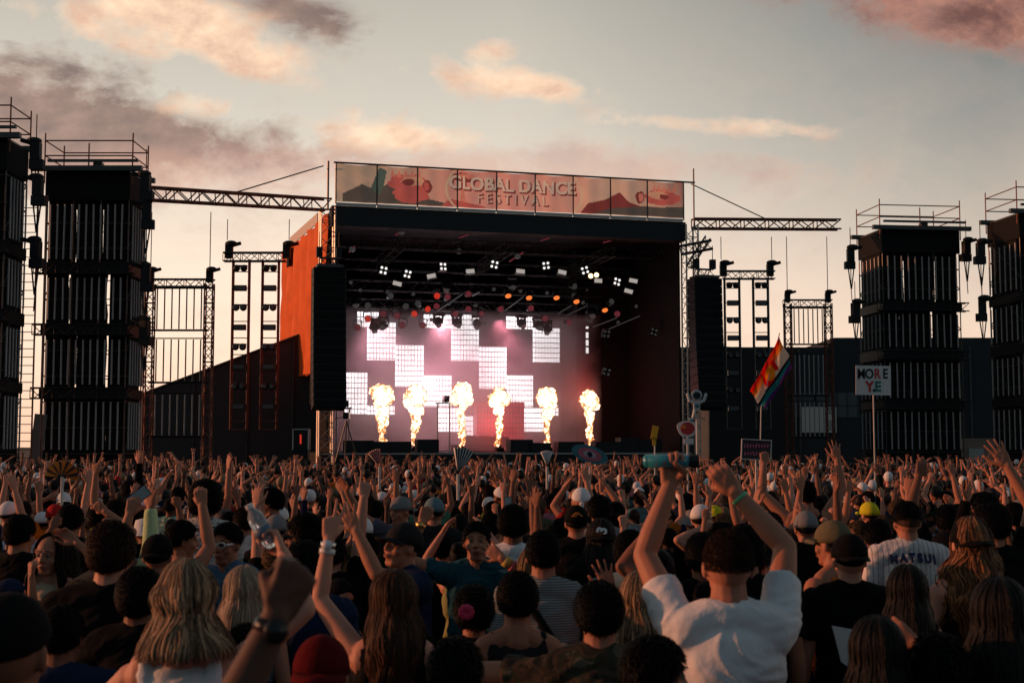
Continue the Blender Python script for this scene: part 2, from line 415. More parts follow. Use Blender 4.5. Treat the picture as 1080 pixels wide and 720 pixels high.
def locks(n=60, L=.30, wave=.012, seed=1, wid=.016, az0=1.0, part=0.0, fl=0., segs=16, spread=1.0, behind=.0, front_too=False):
    """long hair: many tapered strands falling from the crown; returns (MB, per-vertex streak)"""
    rnd = random.Random(seed); b = MB(); st = []
    for q in range(n):
        az = az0 + (2 * pi - 2 * az0) * (q + rnd.random() * .8) / n
        lay = rnd.uniform(1.05, 1.24); el0 = rnd.uniform(1.05, 1.5)
        ll = L * rnd.uniform(.8, 1.08); ph = rnd.uniform(0, 6.28); fq = rnd.uniform(.8, 1.35); wv = wave * rnd.uniform(.5, 1.5)
        wq = wid * rnd.uniform(.6, 1.4); s0 = rnd.random() ** 1.6
        prev = []
        eend = -.35
        arc = .20; tot = arc + ll; pts = []
        for k in range(segs + 1):
            t = k / segs; dist = t * tot
            if dist < arc:
                e = el0 + (eend - el0) * (dist / arc); p = hairpt(az, e, lay)
            else:
                p0 = hairpt(az, eend, lay); h = dist - arc
                out = Vector((sin(az), cos(az), 0))
                p = p0 + Vector((0, 0, -h)) + out * (.035 * spread * sin(min(1, h / .16) * pi * .5) - .10 * max(0, h - .22))
                if cos(az) < .2: p.y -= .02 * min(1, h / .1) + behind * h
                p.x *= 1 - fl * h
            a = wv * min(1, t * 2.2)
            if fq > 1.2: p = p + Vector((sin(ph + dist * 30 * fq) * a, cos(ph * 1.7 + dist * 30 * fq) * a, 0)) * .5
            nv_ = noise.noise_vector(Vector((p.x * 11, p.y * 11 + seed, p.z * 9))); p = p + Vector((nv_.x * 2.4, nv_.y * 1.6, nv_.z * .5)) * a
            pts.append(p)
        M_ = 5; base = len(b.v); vv = []
        for k, p in enumerate(pts):
            t = k / segs
            out = Vector((p.x, p.y, 0)); out = out.normalized() if out.length > .01 else Vector((0, -1, 0))
            tg = (pts[min(k + 1, segs)] - pts[max(k - 1, 0)]).normalized()
            sdv = tg.cross(out)
            sdv = sdv.normalized() if sdv.length > .05 else Vector((1, 0, 0)); nr = sdv.cross(tg)
            ww = wq * (.55 + .6 * sin(min(1, t * 1.6) * pi / 2)) * (1 - .85 * max(0, (t - .75) / .25) ** 1.5)
            for i in range(M_):
                a = 2 * pi * i / M_; vv.append(p + sdv * cos(a) * ww + nr * sin(a) * ww * .42); st.append(s0)
        f = [(k * M_ + i, k * M_ + (i + 1) % M_, (k + 1) * M_ + (i + 1) % M_, (k + 1) * M_ + i) for k in range(segs) for i in range(M_)]
        f += [tuple(range(M_))[::-1], tuple(segs * M_ + i for i in range(M_))]
        b.add(vv, f)
    return b, st
def tufts(n=900, L=.03, seed=3, th=.010, low=-.62, wd=.0022, curl=0.):
    """short hair texture for the near heads"""
    rnd = random.Random(seed); b = MB()
    while n > 0:
        az = rnd.uniform(0, 2 * pi); el = math.asin(rnd.uniform(-.6, 1))
        fr = (cos(az) + 1) / 2
        line = low * (1 - fr) ** 1.5 + .45 * fr ** 3 - .2 * (1 - abs(cos(az)))
        if sin(el) < line + .05: continue
        n -= 1
        p = hairpt(az, el, 1.0 + th * 9 * (.8 + .4 * max(0, sin(el)))); nr = (p - Vector((0, -.006, .022))).normalized()
        t = Vector((rnd.uniform(-.5, .5) + curl * rnd.uniform(-1, 1), -.35 + rnd.uniform(-.5, .5), -.9 + max(0, sin(el)) * .7)); t = (t - nr * t.dot(nr)).normalized()
        l = L * rnd.uniform(.6, 1.3); p1 = p + t * l * .6 + nr * (.004 + .006 * rnd.random()); p2 = p1 + t * l * .5 + nr * rnd.uniform(-.004, .005)
        s_ = nr.cross(t) * wd * rnd.uniform(.6, 1.3)
        b.add([p - s_, p + s_, p1 + s_ * .8 + nr * .002, p1 - s_ * .8 + nr * .002, p2, p + nr * .004], [(0, 1, 2, 3), (3, 2, 4), (1, 0, 5), (1, 5, 2), (5, 0, 3), (5, 3, 2)])
    return b
def cap_mb(back=False, th=.016, brim=True, seed=0):
    b = MB(); s = -1 if back else 1; n = 28
    v = []; m_ = 9
    for j in range(m_ + 1):
        t = pi / 2 * j / m_
        for i in range(n):
            a = 2 * pi * i / n
            seam = 1 - .010 * abs(cos(3 * a)) ** 8
            v.append(Vector((sin(a) * cos(t) * (.074 + th) * seam, cos(a) * cos(t) * (.094 + th) * seam - .006, (.012 if j else .0) + .018 + sin(t) * (.094 + th * .9))))
    f = [(j * n + i, j * n + (i + 1) % n, (j + 1) * n + (i + 1) % n, (j + 1) * n + i) for j in range(m_) for i in range(n)]
    base = len(v)
    for i in range(n):
        a = 2 * pi * i / n; v.append(Vector((sin(a) * .070, cos(a) * .090 - .006, .02)))
    f += [((i + 1) % n, i, base + i, base + (i + 1) % n) for i in range(n)]
    f.append(tuple(base + i for i in range(n)))
    b.add(v, f); b.ell((0, -.006, .022 + .094 + th), (.008, .008, .005), 8, 4)
    if brim:
        bv = []; K = 10
        for side_ in (0, 1):
            for i in range(K + 1):
                a = -1.05 + 2.1 * i / K
                r0 = Vector((sin(a) * (.073 + th), s * cos(a) * (.092 + th) - .006, .034 - .006 * side_))
                r1 = r0 + Vector((sin(a) * .012, s * .075 * cos(a * 1.35), -.012 - .018 * abs(sin(a)) ** 2))
                bv += [r0, r1]
        q = 2 * (K + 1); bf = []
        for i in range(K):
            a = 2 * i; bf += [(a, a + 2, a + 3, a + 1), (q + a, q + a + 1, q + a + 3, q + a + 2), (a + 1, a + 3, q + a + 3, q + a + 1), (a, q + a, q + a + 2, a + 2)]
        bf += [(0, 1, q + 1, q), (2 * K, q + 2 * K, q + 2 * K + 1, 2 * K + 1)]
        b.add(bv, bf)
    return b
def bucket_mb():
    b = MB(); n = 28; prof = [(.150, -.012), (.146, -.004), (.105, .045), (.098, .075), (.085, .118), (.045, .128), (.002, .129)]
    v = [Vector((sin(2 * pi * i / n) * r * .84, cos(2 * pi * i / n) * r - .006, z)) for r, z in prof for i in range(n)]
    f = [(j * n + i, j * n + (i + 1) % n, (j + 1) * n + (i + 1) % n, (j + 1) * n + i) for j in range(len(prof) - 1) for i in range(n)]
    f += [tuple(range(n)), tuple((len(prof) - 1) * n + i for i in range(n))[::-1]]
    b.add(v, f); return b
# ---- people materials
SK = {k: mat('skin_' + k, c, .6, var=.22, vscale=9, bump=.08, bscale=240, spec=.3, sss=.12) for k, c in
      dict(pale=(.55, .25, .17), tan=(.40, .165, .10), brown=(.22, .085, .05), dark=(.095, .04, .026)).items()}
M_cloth = mat('cloth', objcol=True, rough=.9, bump=.35, bscale=22, var=.12, vscale=10, spec=.08)
M_denim = mat('trousers', objcol=True, rough=.9, bump=.2, bscale=60, var=.2, spec=.15)
def _hair(t, c, tcn):
    k = t.n('ShaderNodeTexNoise', {'Vector': t.n('ShaderNodeMapping', {0: tcn, 3: (60., 60., 6.)}), 'Scale': 2.0, 'Detail': 3.0}).outputs[0]
    return t.mix(t.m('MULTIPLY', k, .8), c, (.0, .0, .0))
M_hair = mat('hair', objcol=True, rough=.62, fn=_hair, spec=.12)
def hairmat(name, a, b_):
    def fn(t, c, tcn):
        s_ = t.n('ShaderNodeAttribute', attribute_name='streak').outputs['Fac']
        k = t.n('ShaderNodeTexNoise', {'Vector': t.n('ShaderNodeMapping', {0: tcn, 3: (90., 90., 5.)}), 'Scale': 2.0, 'Detail': 3.0}).outputs[0]
        return t.mix(t.m('ADD', t.m('MULTIPLY', s_, .75), t.m('MULTIPLY', t.m('SUBTRACT', k, .4), .8), clamp=True), a, b_)
    return mat(name, a, .55, fn=fn, spec=.14)
M_blonde = hairmat('hair_blonde', (.022, .012, .008), (.60, .38, .22))
M_plat = hairmat('hair_platinum', (.16, .11, .08), (.55, .42, .30))
M_brown = hairmat('hair_brown', (.010, .005, .003), (.10, .038, .018))
M_blackh = hairmat('hair_black', (.002, .002, .0025), (.008, .007, .007))
M_curly = hairmat('hair_curly', (.04, .015, .008), (.42, .18, .075))
M_eye = mat('eye_white', (.19, .165, .15), .3); M_iris = mat('iris', (.02, .012, .008), .15)
M_black = mat('black_cloth', (.006, .008, .010), .9, bump=.3, bscale=22, var=.2, spec=.08)
M_blkplast = mat('black_plastic', (.01, .01, .012), .35)
M_white = mat('white_plastic', (.75, .75, .76), .35); M_silver = mat('silver', (.6, .6, .62), .25, .9); M_gold = mat('gold', (.7, .42, .12), .28, .9)
TEE = (.03, .03, .034)
# ================================================================== SETTING AND STAGE
M_ground = mat('ground', (.045, .042, .04), .95, bump=.4, bscale=3, var=.3, vscale=.6)
M_steel = mat('steel', (.10, .095, .09), .45, .7, var=.3, vscale=3)
M_alu = mat('aluminium', (.42, .40, .38), .4, .8, var=.2, vscale=4)
M_dark = mat('black_paint', (.012, .012, .013), .6, var=.3, vscale=2)
M_scrim = mat('black_scrim', (.006, .006, .0065), .95, bump=.3, bscale=5, var=.3, vscale=1.5)
M_wood = mat('plywood', (.16, .09, .045), .7, var=.3)
M_beam = mat('beam_cover', (.026, .029, .032), .75, bump=.2, bscale=3, var=.25, vscale=1.2)
M_rod = mat('frosted_tube', (.36, .35, .35), .35, emit=(.7, .65, .62), es=.0)
M_orange = mat('orange_fabric', (.78, .15, .025), .85, bump=1., bscale=2.2, var=.35, vscale=1.2)
M_tent = mat('grey_tarpaulin', (.046, .047, .050), .8, bump=.6, bscale=.6, var=.25, vscale=.8)
M_wh = mat('warehouse_cladding', (.034, .037, .042), .8, bump=.1, bscale=2, var=.2, vscale=.4)
M_pale = mat('pale_panel', (.66, .62, .58), .8, var=.1)
M_glass = mat('window_glass', (.10, .11, .12), .25)
g = MB(); g.box((0, 900, -.05), (3600, 2400, .1)); tag(g.build('ground', M_ground), kind='structure')
# ---- stage frame
OL = at(350, 470, 60); OR = at(720, 470, 64.5); OL.z = OR.z = 0
ex = (OR - OL); SW = ex.length; ex.normalize(); ey = Vector((-ex.y, ex.x, 0)); TH = atan2(ex.y, ex.x)
def S(u, v, z): return OL + ex * u + ey * v + Vector((0, 0, z))
C0 = Vector((0, 0, CAMZ))
def ray(px_, py_, v):
    """where the sight line meets the stage plane at depth v -> local (u, z)"""
    d = at(px_, py_, 10) - C0; n = ey; t = (OL + ey * v - C0).dot(n) / d.dot(n); p = C0 + d * t
    return (p - OL).dot(ex), p.z
DK = 2.0
stage = empty('festival_stage', OL + Vector((0, 0, .15)), TH, 'large black festival stage with pitched truss roof and open front', 'stage')
def sp_(name, fn, m, par=None, smooth=False):
    b = MB(); fn(b); return b.build(name, m, par or stage, smooth)
W_ = SW
sp_('deck', lambda b: (b.box((W_ / 2, 6.6, DK / 2 - .15), (W_ + 1.0, 13.2, DK))), M_dark)
sp_('deck_edge', lambda b: b.box((W_ / 2, -.03, DK - .21), (W_ + .9, .05, .07)), M_alu)
def roof(b):
    b.box((W_ / 2, .15, 12.58), (W_ + .3, .9, .92)); b.box((W_ / 2, 6.8, 12.9), (W_ + .2, 12.4, .12))
sp_('roof', roof, M_beam)
sp_('gutter', lambda b: [b.box((W_ * (i + .5) / 9, -.34, 13.11), (W_ / 9 - .05, .10, .13)) for i in range(9)], M_pale)
sp_('back_wall', lambda b: b.box((W_ / 2, 12.96, 7.36), (W_ + .1, .1, 11.0)), M_scrim)
for c_, d_ in (((.05, 6.5, 7.36), (.08, 12.8, 11.0)), ((W_ - .05, 6.5, 7.36), (.08, 12.8, 11.0)), ((W_ - 3.2, 8.5, 7.2), (.06, 4, 10.6)), ((W_ - 1.6, 7.0, 7.2), (3.1, .06, 10.6))):
    sp_('side_curtain', lambda b: b.box(c_, d_), M_scrim)
for u_ in (-.35, W_ + .35):
    sp_('corner_truss', lambda b: b.truss((u_, -.3, 0), (u_, -.3, 12.9), .62, .62, .045, up=(0, 1, 0)), M_alu)
    sp_('corner_post', lambda b: b.truss((u_, 12.4, 0), (u_, 12.4, 12.7), .6, .8, .05, up=(0, 1, 0)), M_steel)
tr_v = (1.6, 3.8, 6.0, 7.6)
for i, v_ in enumerate(tr_v):
    sp_('roof_truss', lambda b: b.truss((.3, v_, 11.7 - .75 * i), (W_ - .3, v_, 11.7 - .75 * i), .5, .6, .03), M_dark)
for u_ in (3.2, 8.5, 13.6):
    sp_('rafter', lambda b: b.truss((u_, .6, 11.6), (u_, 12.5, 11.2), .45, .7, .03), M_dark)
# orange side cloth, stretched along the outer left side with folds
def cloth(b):
    nu, nz = 26, 12; v = []
    for j in range(nz + 1):
        for i in range(nu + 1):
            t = i / nu; z0, z1 = 5.6, 12.75 - .12 * sin(t * pi); z = z0 + (z1 - z0) * j / nz
            wv = .22 * sin(i * 1.55) * (1 - .5 * j / nz) + .05 * sin(i * 3.7 + j)
            v.append((-.30 - .75 * t - wv, .2 + 12.6 * t, z))
    q = nu + 1
    f = [(j * q + i, j * q + i + 1, (j + 1) * q + i + 1, (j + 1) * q + i) for j in range(nz) for i in range(nu)]
    b.add(v, f); b.add([(x + .03, y, z) for x, y, z in v], [t[::-1] for t in f])
sp_('side_cloth', cloth, M_orange, smooth=True)
sp_('side_opening', lambda b: b.box((-1.02, 10.2, 12.1), (.10, 1.0, 1.0)), M_scrim)
sp_('upper_cloth', lambda b: b.box((-.62, 7.0, 13.0), (.05, 8, .5), Matrix.Rotation(.06, 3, 'Z')), M_pale)
# ---- banner
def thin(m, k=.55):
    t = m.node_tree; o = [n for n in t.nodes if n.type == 'OUTPUT_MATERIAL'][0]; p = [n for n in t.nodes if n.type == 'BSDF_PRINCIPLED'][0]
    tl = t.nodes.new('ShaderNodeBsdfTranslucent'); mx = t.nodes.new('ShaderNodeMixShader'); mx.inputs[0].default_value = k
    src = p.inputs['Base Color'].links[0].from_socket if p.inputs['Base Color'].links else None
    if src: t.links.new(src, tl.inputs[0])
    else: tl.inputs[0].default_value = p.inputs['Base Color'].default_value
    t.links.new(p.outputs[0], mx.inputs[1]); t.links.new(tl.outputs[0], mx.inputs[2]); t.links.new(mx.outputs[0], o.inputs[0])
def btex(t, c, tcn):
    s_ = t.n('ShaderNodeSeparateXYZ', {0: tcn}); x, z = s_.outputs[0], s_.outputs[2]
    k = t.m('DIVIDE', x, W_)
    base = t.ramp(k, [(0, (.52, .60, .56)), (.17, (.72, .66, .60)), (.27, (.86, .60, .56)), (.36, (.95, .54, .54)), (.5, (.98, .58, .58)), (.68, (.96, .66, .62)), (.76, (.84, .76, .68)), (.9, (.74, .64, .60)), (1, (.5, .34, .34))])
    nz = t.n('ShaderNodeTexNoise', {'Vector': tcn, 'Scale': .9, 'Detail': 6.0, 'Distortion': 1.2}).outputs[0]
    return t.mix(t.m('MULTIPLY', t.m('SUBTRACT', nz, .45), 1.3, clamp=True), base, (.96, .84, .74))
M_ban = mat('printed_mesh', (.5, .3, .3), .85, fn=btex, bump=.3, bscale=1.5); thin(M_ban, .85)
def flatm(name, c, r=.85):
    m = mat(name, tuple(min(.9, x * 1.35) for x in c), r, var=.18, vscale=2.5); return m
ban = empty('banner', S(0, -.40, .15), TH, 'printed festival banner with title lettering and painted letter shadows above the stage roof', 'banner')
def bz(t): return 15.0
b = MB()
for i in range(10): b.tube((W_ * i / 9, -.03, 13.1), (W_ * i / 9, -.03, 15.02), .035)
b.tube((-.1, -.02, 15.0), (W_ + .6, -.02, 15.0), .045); b.tube((W_ + .55, 0, 12.8), (W_ + .55, 0, 15.7), .04); b.tube((-.35, 0, 12.8), (-.35, 0, 15.05), .05)
b.build('banner_frame', M_steel, ban)
def text(s_, size, ext, off, name, m, par, loc, rot=(pi / 2, 0, 0), sx=1.0, space=1.0, align='CENTER'):
    cu = bpy.data.curves.new('t', 'FONT'); cu.body = s_; cu.size = size; cu.extrude = ext; cu.offset = off; cu.align_x = align; cu.align_y = 'CENTER'; cu.space_character = space; cu.resolution_u = 3
    o = bpy.data.objects.new('t', cu); COL.objects.link(o)
    me = bpy.data.meshes.new_from_object(o.evaluated_get(bpy.context.evaluated_depsgraph_get())); bpy.data.objects.remove(o)
    me.materials.clear(); me.materials.append(m)
    o = link(name, me, par); o.location = loc; o.rotation_euler = rot; o.scale = (sx, 1, 1); return o
ug = ray(541, 192, -.4)[0]
LAY = []
def title(s_, size, off, sx, space, x, z, m):
    cu = bpy.data.curves.new('t', 'FONT'); cu.body = s_; cu.size = size; cu.offset = off; cu.align_x = 'CENTER'; cu.align_y = 'CENTER'; cu.space_character = space; cu.resolution_u = 4
    o = bpy.data.objects.new('t', cu); COL.objects.link(o); me = bpy.data.meshes.new_from_object(o.evaluated_get(bpy.context.evaluated_depsgraph_get())); bpy.data.objects.remove(o)
    from mathutils.bvhtree import BVHTree
    LAY.append((BVHTree.FromPolygons([Vector((v.co.x * sx + x, v.co.y + z, 0)) for v in me.vertices], [tuple(p.vertices) for p in me.polygons]), m)); bpy.data.meshes.remove(me)
def bpx(x): return ray(x, 195, -.4)[0]
rr = random.Random(5)
def blob(cx, cz, rx, rz, y, n=22, jag=.15, seed=1):
    r_ = random.Random(seed); return [(cx + cos(2 * pi * i / n) * rx * (1 + jag * r_.uniform(-1, 1)), cz + sin(2 * pi * i / n) * rz * (1 + jag * r_.uniform(-1, 1))) for i in range(n)]
Mp = {k: flatm('print_' + k, c) for k, c in dict(pink=(.50, .16, .17), rose=(.62, .30, .27), teal=(.08, .17, .18), slate=(.10, .12, .13), cream=(.60, .45, .36), maroon=(.22, .07, .08), glow=(.95, .62, .50), letter=(.95, .72, .64)).items()}
for m_ in Mp.values(): thin(m_, .85)
def art(pts, m, y): LAY.append((pts, m))
art([(.3, 13.22), (.3, 13.6), (1.2, 14.1), (1.9, 13.8), (2.6, 14.35), (3.5, 13.7), (5.6, 13.3), (5.6, 13.22)], 'slate', -.09)
art([(1.6, 13.9), (2.0, 14.9), (2.35, 14.8), (2.2, 14.0), (2.0, 13.6)], 'teal', -.095)
art(blob(3.3, 14.25, .95, .42, 0, seed=2), 'pink', -.10); art(blob(3.5, 13.75, .85, .42, 0, seed=3), 'pink', -.103)
art(blob(3.6, 14.35, .55, .22, 0, seed=4), 'cream', -.107); art(blob(3.35, 14.3, .28, .16, 0, seed=5), 'maroon', -.111)
art(blob(4.25, 14.15, .22, .30, 0, seed=6), 'maroon', -.107); art(blob(4.22, 14.15, .13, .22, 0, seed=7), 'pink', -.111)
for k in range(5): art([(2.5 + k * .3, 14.55), (2.6 + k * .32, 14.9), (2.75 + k * .3, 14.5)], 'rose', -.113)
art([(5.75, 13.25), (5.85, 13.9), (5.75, 14.5), (6.05, 14.5), (6.0, 13.9), (6.2, 13.25)], 'rose', -.10); art(blob(5.95, 14.66, .62, .22, 0, seed=8), 'maroon', -.104); art(blob(6.15, 14.74, .45, .12, 0, seed=9), 'rose', -.108)
art([(4.9, 13.24), (5.3, 13.6), (6.9, 13.35), (7.1, 13.24)], 'pink', -.112)
for cx in (bpx(478), bpx(606)):
    art([(cx - .03 + .35 * (1 - ((z - 14.1) / .8) ** 2) * (-1 if cx < 8 else 1), z) for z in [13.25 + i * .17 for i in range(11)]] +
        [(cx + .09 + .35 * (1 - ((z - 14.1) / .8) ** 2) * (-1 if cx < 8 else 1), z) for z in [13.25 + i * .17 for i in range(10, -1, -1)]], 'glow', -.09)
x0 = bpx(612)
art([(x0, 13.22), (x0 + .4, 13.75), (x0 + 1.3, 13.95), (x0 + 2.0, 14.35), (x0 + 2.5, 13.9), (x0 + 3.4, 13.6), (x0 + 4.6, 13.22)], 'maroon', -.09)
art([(x0 + .6, 13.22), (x0 + 1.6, 13.55), (x0 + 3.2, 13.7), (x0 + 5.3, 13.75), (x0 + 5.4, 13.22)], 'slate', -.095)
art(blob(x0 + 4.2, 14.2, .95, .40, 0, seed=12), 'pink', -.10); art(blob(x0 + 4.0, 14.32, .5, .22, 0, seed=13), 'cream', -.104); art(blob(x0 + 3.05, 14.15, .24, .30, 0, seed=14), 'maroon', -.104)
art(blob(x0 + 3.1, 14.15, .12, .2, 0, seed=15), 'rose', -.108); art(blob(x0 + 4.3, 14.25, .25, .14, 0, seed=16), 'maroon', -.109)
for k in range(5): art([(x0 + 3.7 + k * .25, 14.5), (x0 + 3.8 + k * .27, 14.88), (x0 + 3.95 + k * .25, 14.48)], 'rose', -.113)
title('GLOBAL DANCE', .86, .045, .95, 1.02, ug + .06, 14.32, 'maroon'); title('GLOBAL DANCE', .86, .03, .95, 1.02, ug, 14.38, 'letter')  # maroon copy paints an offset shadow under the flat letters
title('FESTIVAL', .66, .02, .85, 1.6, ug + .05, 13.66, 'maroon'); title('FESTIVAL', .66, .004, .85, 1.6, ug, 13.70, 'letter')
def paint_canvas():
    pn = list(Mp); nu, nz = 430, 46; b = MB(); v = []
    for j in range(nz + 1):
        for i in range(nu + 1):
            u_ = W_ * i / nu; k = (i % 47.8) / 47.8
            v.append((u_, .05 * sin(k * pi) * (1 + .3 * sin(i / 4)) - .02 * sin(j * .2 + i * .1), 13.2 + 1.8 * j / nz - .06 * sin(k * pi) * (j / nz)))
    mi = np.zeros((nz, nu), 'i'); cx = W_ * (np.arange(nu) + .5) / nu; cz = 13.2 + 1.8 * (np.arange(nz) + .5) / nz; GX, GZ = np.meshgrid(cx, cz)
    for L_, m in LAY:
        k = pn.index(m) + 1
        if isinstance(L_, list):
            ins = np.zeros(GX.shape, bool); n_ = len(L_)
            for a_ in range(n_):
                x1, z1 = L_[a_]; x2, z2 = L_[(a_ + 1) % n_]
                if z1 == z2: continue
                c_ = ((z1 > GZ) != (z2 > GZ)) & (GX < (x2 - x1) * (GZ - z1) / (z2 - z1) + x1); ins ^= c_
            mi[ins] = k
        else:
            for j in range(nz):
                for i in range(nu):
                    if L_.ray_cast(Vector((cx[i], cz[j], 1)), Vector((0, 0, -1)))[0] is not None: mi[j, i] = k
    q = nu + 1; b.v = v; b.f = [(j * q + i, j * q + i + 1, (j + 1) * q + i + 1, (j + 1) * q + i) for j in range(nz) for i in range(nu)]; b.mi = [int(x) for x in mi.ravel()]
    b.build('canvas', [M_ban] + [Mp[n] for n in pn], ban, True)
paint_canvas()
# ---- LED wall
def ledmat(name, col, s_):
    m = bpy.data.materials.new(name); m.use_nodes = True; t = NT(m.node_tree)
    p = t.n('ShaderNodeSeparateXYZ', {0: t.n('ShaderNodeTexCoord').outputs['Object']})
    gx = t.m('LESS_THAN', t.m('FRACT', t.m('DIVIDE', p.outputs[0], .17)), .80); gz = t.m('LESS_THAN', t.m('FRACT', t.m('DIVIDE', p.outputs[2], .27)), .84)
    e = t.m('ADD', t.m('MULTIPLY', t.m('MULTIPLY', gx, gz), s_ * .93), s_ * .07)
    nb = t.n('ShaderNodeTexNoise', {'Vector': t.n('ShaderNodeTexCoord').outputs['Object'], 'Scale': .7}).outputs[0]
    e = t.m('MULTIPLY', e, t.m('ADD', .6, t.m('MULTIPLY', nb, .8)))
    t.n('ShaderNodeOutputMaterial', {0: t.n('ShaderNodeBsdfPrincipled', {'Base Color': (.02, .02, .02, 1), 'Roughness': .4, 'Emission Color': (*col, 1), 'Emission Strength': e})}); return m
M_led = ledmat('led_white', (1, .93, .95), 3.0); M_leddim = ledmat('led_dim', (.36, .22, .25), .03); M_boothred = ledmat('booth_red', (.75, .03, .04), .5)
V_LED = 8.2
led = empty('led_wall', S(0, V_LED, 0), TH, 'tall video wall showing white blocks on a dim mauve ground at the back of the stage', 'video wall')
b = MB(); u0, zt = ray(357, 322, V_LED); u1, zb = ray(592, 470, V_LED); b.box(((u0 + u1) / 2, .1, (zt + DK) / 2), (u1 - u0, .12, zt - DK)); b.build('wall_frame', M_leddim, led)
BL = [(387.4, 339, 417, 380), (377, 328, 399, 345), (417, 363, 447, 408), (364, 392, 387, 437), (447, 395, 476, 429), (461, 429.4, 489, 455), (489.4, 438, 518, 466),
      (447, 331, 475.6, 346), (476, 331, 505, 381), (505.4, 365, 534, 410), (534.4, 395, 562, 429), (545, 429.4, 573, 455), (573.4, 429, 589, 438), (534, 333, 561.6, 347), (562, 345, 590, 382), (387.5, 427, 416, 437)]
for x0_, y0_, x1_, y1_ in BL:
    ua, za = ray(x0_, y0_, V_LED); ub, zb_ = ray(x1_, y1_, V_LED); zb_ = max(zb_, DK + .05)
    b = MB(); b.box(((ub - ua) / 2, 0, -(za - zb_) / 2), (ub - ua, .06, za - zb_)); o = b.build('lit_block', M_led, led); o.location = (ua, 0, za)
ua, za = ray(497, 424, V_LED); ub, zb_ = ray(546, 464, V_LED)
b = MB(); b.box(((ua + ub) / 2, -.9, (za + DK) / 2), (ub - ua, .8, za - DK)); b.build('booth_front', M_boothred, led)  # reddish riser front of the DJ booth, its glow put in as emission
# ---- DJ booth and deck clutter
def srb(px_, py_, v): u, z = ray(px_, py_, v); return u, z
bu = ray(512, 460, 5)[0]
booth = empty('dj_booth', S(bu, 5.2, DK), TH, 'low dark riser with mixing desk in the middle of the stage', 'dj booth')
b = MB(); b.box((0, 0, .12), (3.2, 1.1, .24)); b.box((0, 0, .30), (3.4, 1.2, .1)); b.build('riser', M_dark, booth)
b = MB(); b.box((0, 0, .55), (2.4, .6, .4)); b.build('desk', M_dark, booth)
for x in (-.7, 0, .7): b = MB(); b.box((x, 0, .79), (.5, .4, .07)); b.tube((x - .1, 0, .82), (x - .1, 0, .84), .08, n=10); b.build('deck_player', M_steel, booth)
MONS = []
for i, (x, y, wd, ht) in enumerate([(378, 470, 1.3, .55), (398, 471, 1.2, .5), (420, 471, 1.1, .5), (450, 470, 1.0, .6), (548, 470, 1.1, .6), (566, 472, 1.2, .45), (600, 471, 1.3, .5), (640, 472, 1.4, .5), (662, 471, 1.0, .7), (683, 471, 1.2, .6)]):
    u_, _ = ray(x, y, 1.2)
    o = empty('subwoofer', S(u_, 1.2, DK), TH, f"black bass speaker on the stage edge below the {('left speaker column', 'first flame', 'gap after the first flame', 'second flame', 'fourth flame', 'fifth flame', 'gap after the fifth flame', 'sixth flame', 'yellow hand sign', 'right corner truss')[i]}", 'speaker', 'bass speakers along the stage edge')
    b = MB(); b.box((0, 0, ht / 2), (wd, .8, ht)); b.build('cabinet', M_dark, o)
    b = MB(); b.box((0, -.42, ht / 2), (wd * .92, .03, ht * .86)); b.build('grille', M_blkplast, o)
# backline: two scaffold stands near the DJ and cases
for x, y0_, lab in ((468, 425, 'slim steel camera stand on the stage right of the second flame'), (362, 430, 'slim steel stand beside the left speaker column')):
    u_, z_ = ray(x, y0_, 3.4); o = empty('stand', S(u_, 3.4, DK), TH, lab, 'stand')
    b = MB(); b.tube((-.3, 0, 0), (-.3, 0, z_ - DK), .04); b.tube((.3, 0, 0), (.3, 0, z_ - DK), .04); b.build('legs', M_alu, o)
    b = MB(); b.box((0, 0, z_ - DK), (.8, .3, .06)); b.build('shelf', M_alu, o)
    b = MB(); b.box((.1, 0, z_ - DK + .2), (.25, .5, .3)); b.tube((.1, -.25, z_ - DK + .22), (.1, -.5, z_ - DK + .24), .09, n=10); b.build('camera_head', M_blkplast, o)
# ---- flames
def flamemat():
    m = bpy.data.materials.new('flame'); m.use_nodes = True; t = NT(m.node_tree)
    tcn = t.n('ShaderNodeTexCoord').outputs['Object']
    lw = t.n('ShaderNodeLayerWeight', {0: .45}).outputs['Facing']
    nz = t.n('ShaderNodeTexNoise', {'Vector': tcn, 'Scale': 3.4, 'Detail': 6.0, 'Distortion': 1.4}).outputs[0]
    zz_ = t.n('ShaderNodeSeparateXYZ', {0: tcn}).outputs[2]
    low_ = t.m('MULTIPLY', t.m('SUBTRACT', 2.05, zz_), .38, clamp=True)
    k = t.m('ADD', t.m('ADD', lw, t.m('MULTIPLY', low_, .55)), t.m('MULTIPLY', t.m('SUBTRACT', nz, .5), 1.9), clamp=True)
    col = t.ramp(k, [(0, (1, .86, .68)), (.26, (1, .66, .34)), (.44, (1, .34, .08)), (.66, (.95, .13, .015)), (1, (.5, .02, .0))])
    st = t.ramp(k, [(0, 1.), (.24, .55), (.42, .24), (.6, .15), (.85, .05), (1, .01)])
    em = t.n('ShaderNodeEmission', {0: col, 1: t.m('MULTIPLY', st, 4.6)})
    tr = t.n('ShaderNodeBsdfTransparent')
    a = t.m('MULTIPLY', t.m('SUBTRACT', .97, k), 1.35, clamp=True)
    t.n('ShaderNodeOutputMaterial', {0: t.n('ShaderNodeMixShader', {0: a, 1: tr, 2: em})}); return m
M_flame = flamemat()
FLN = ['first', 'second', 'third', 'fourth', 'fifth', 'sixth']
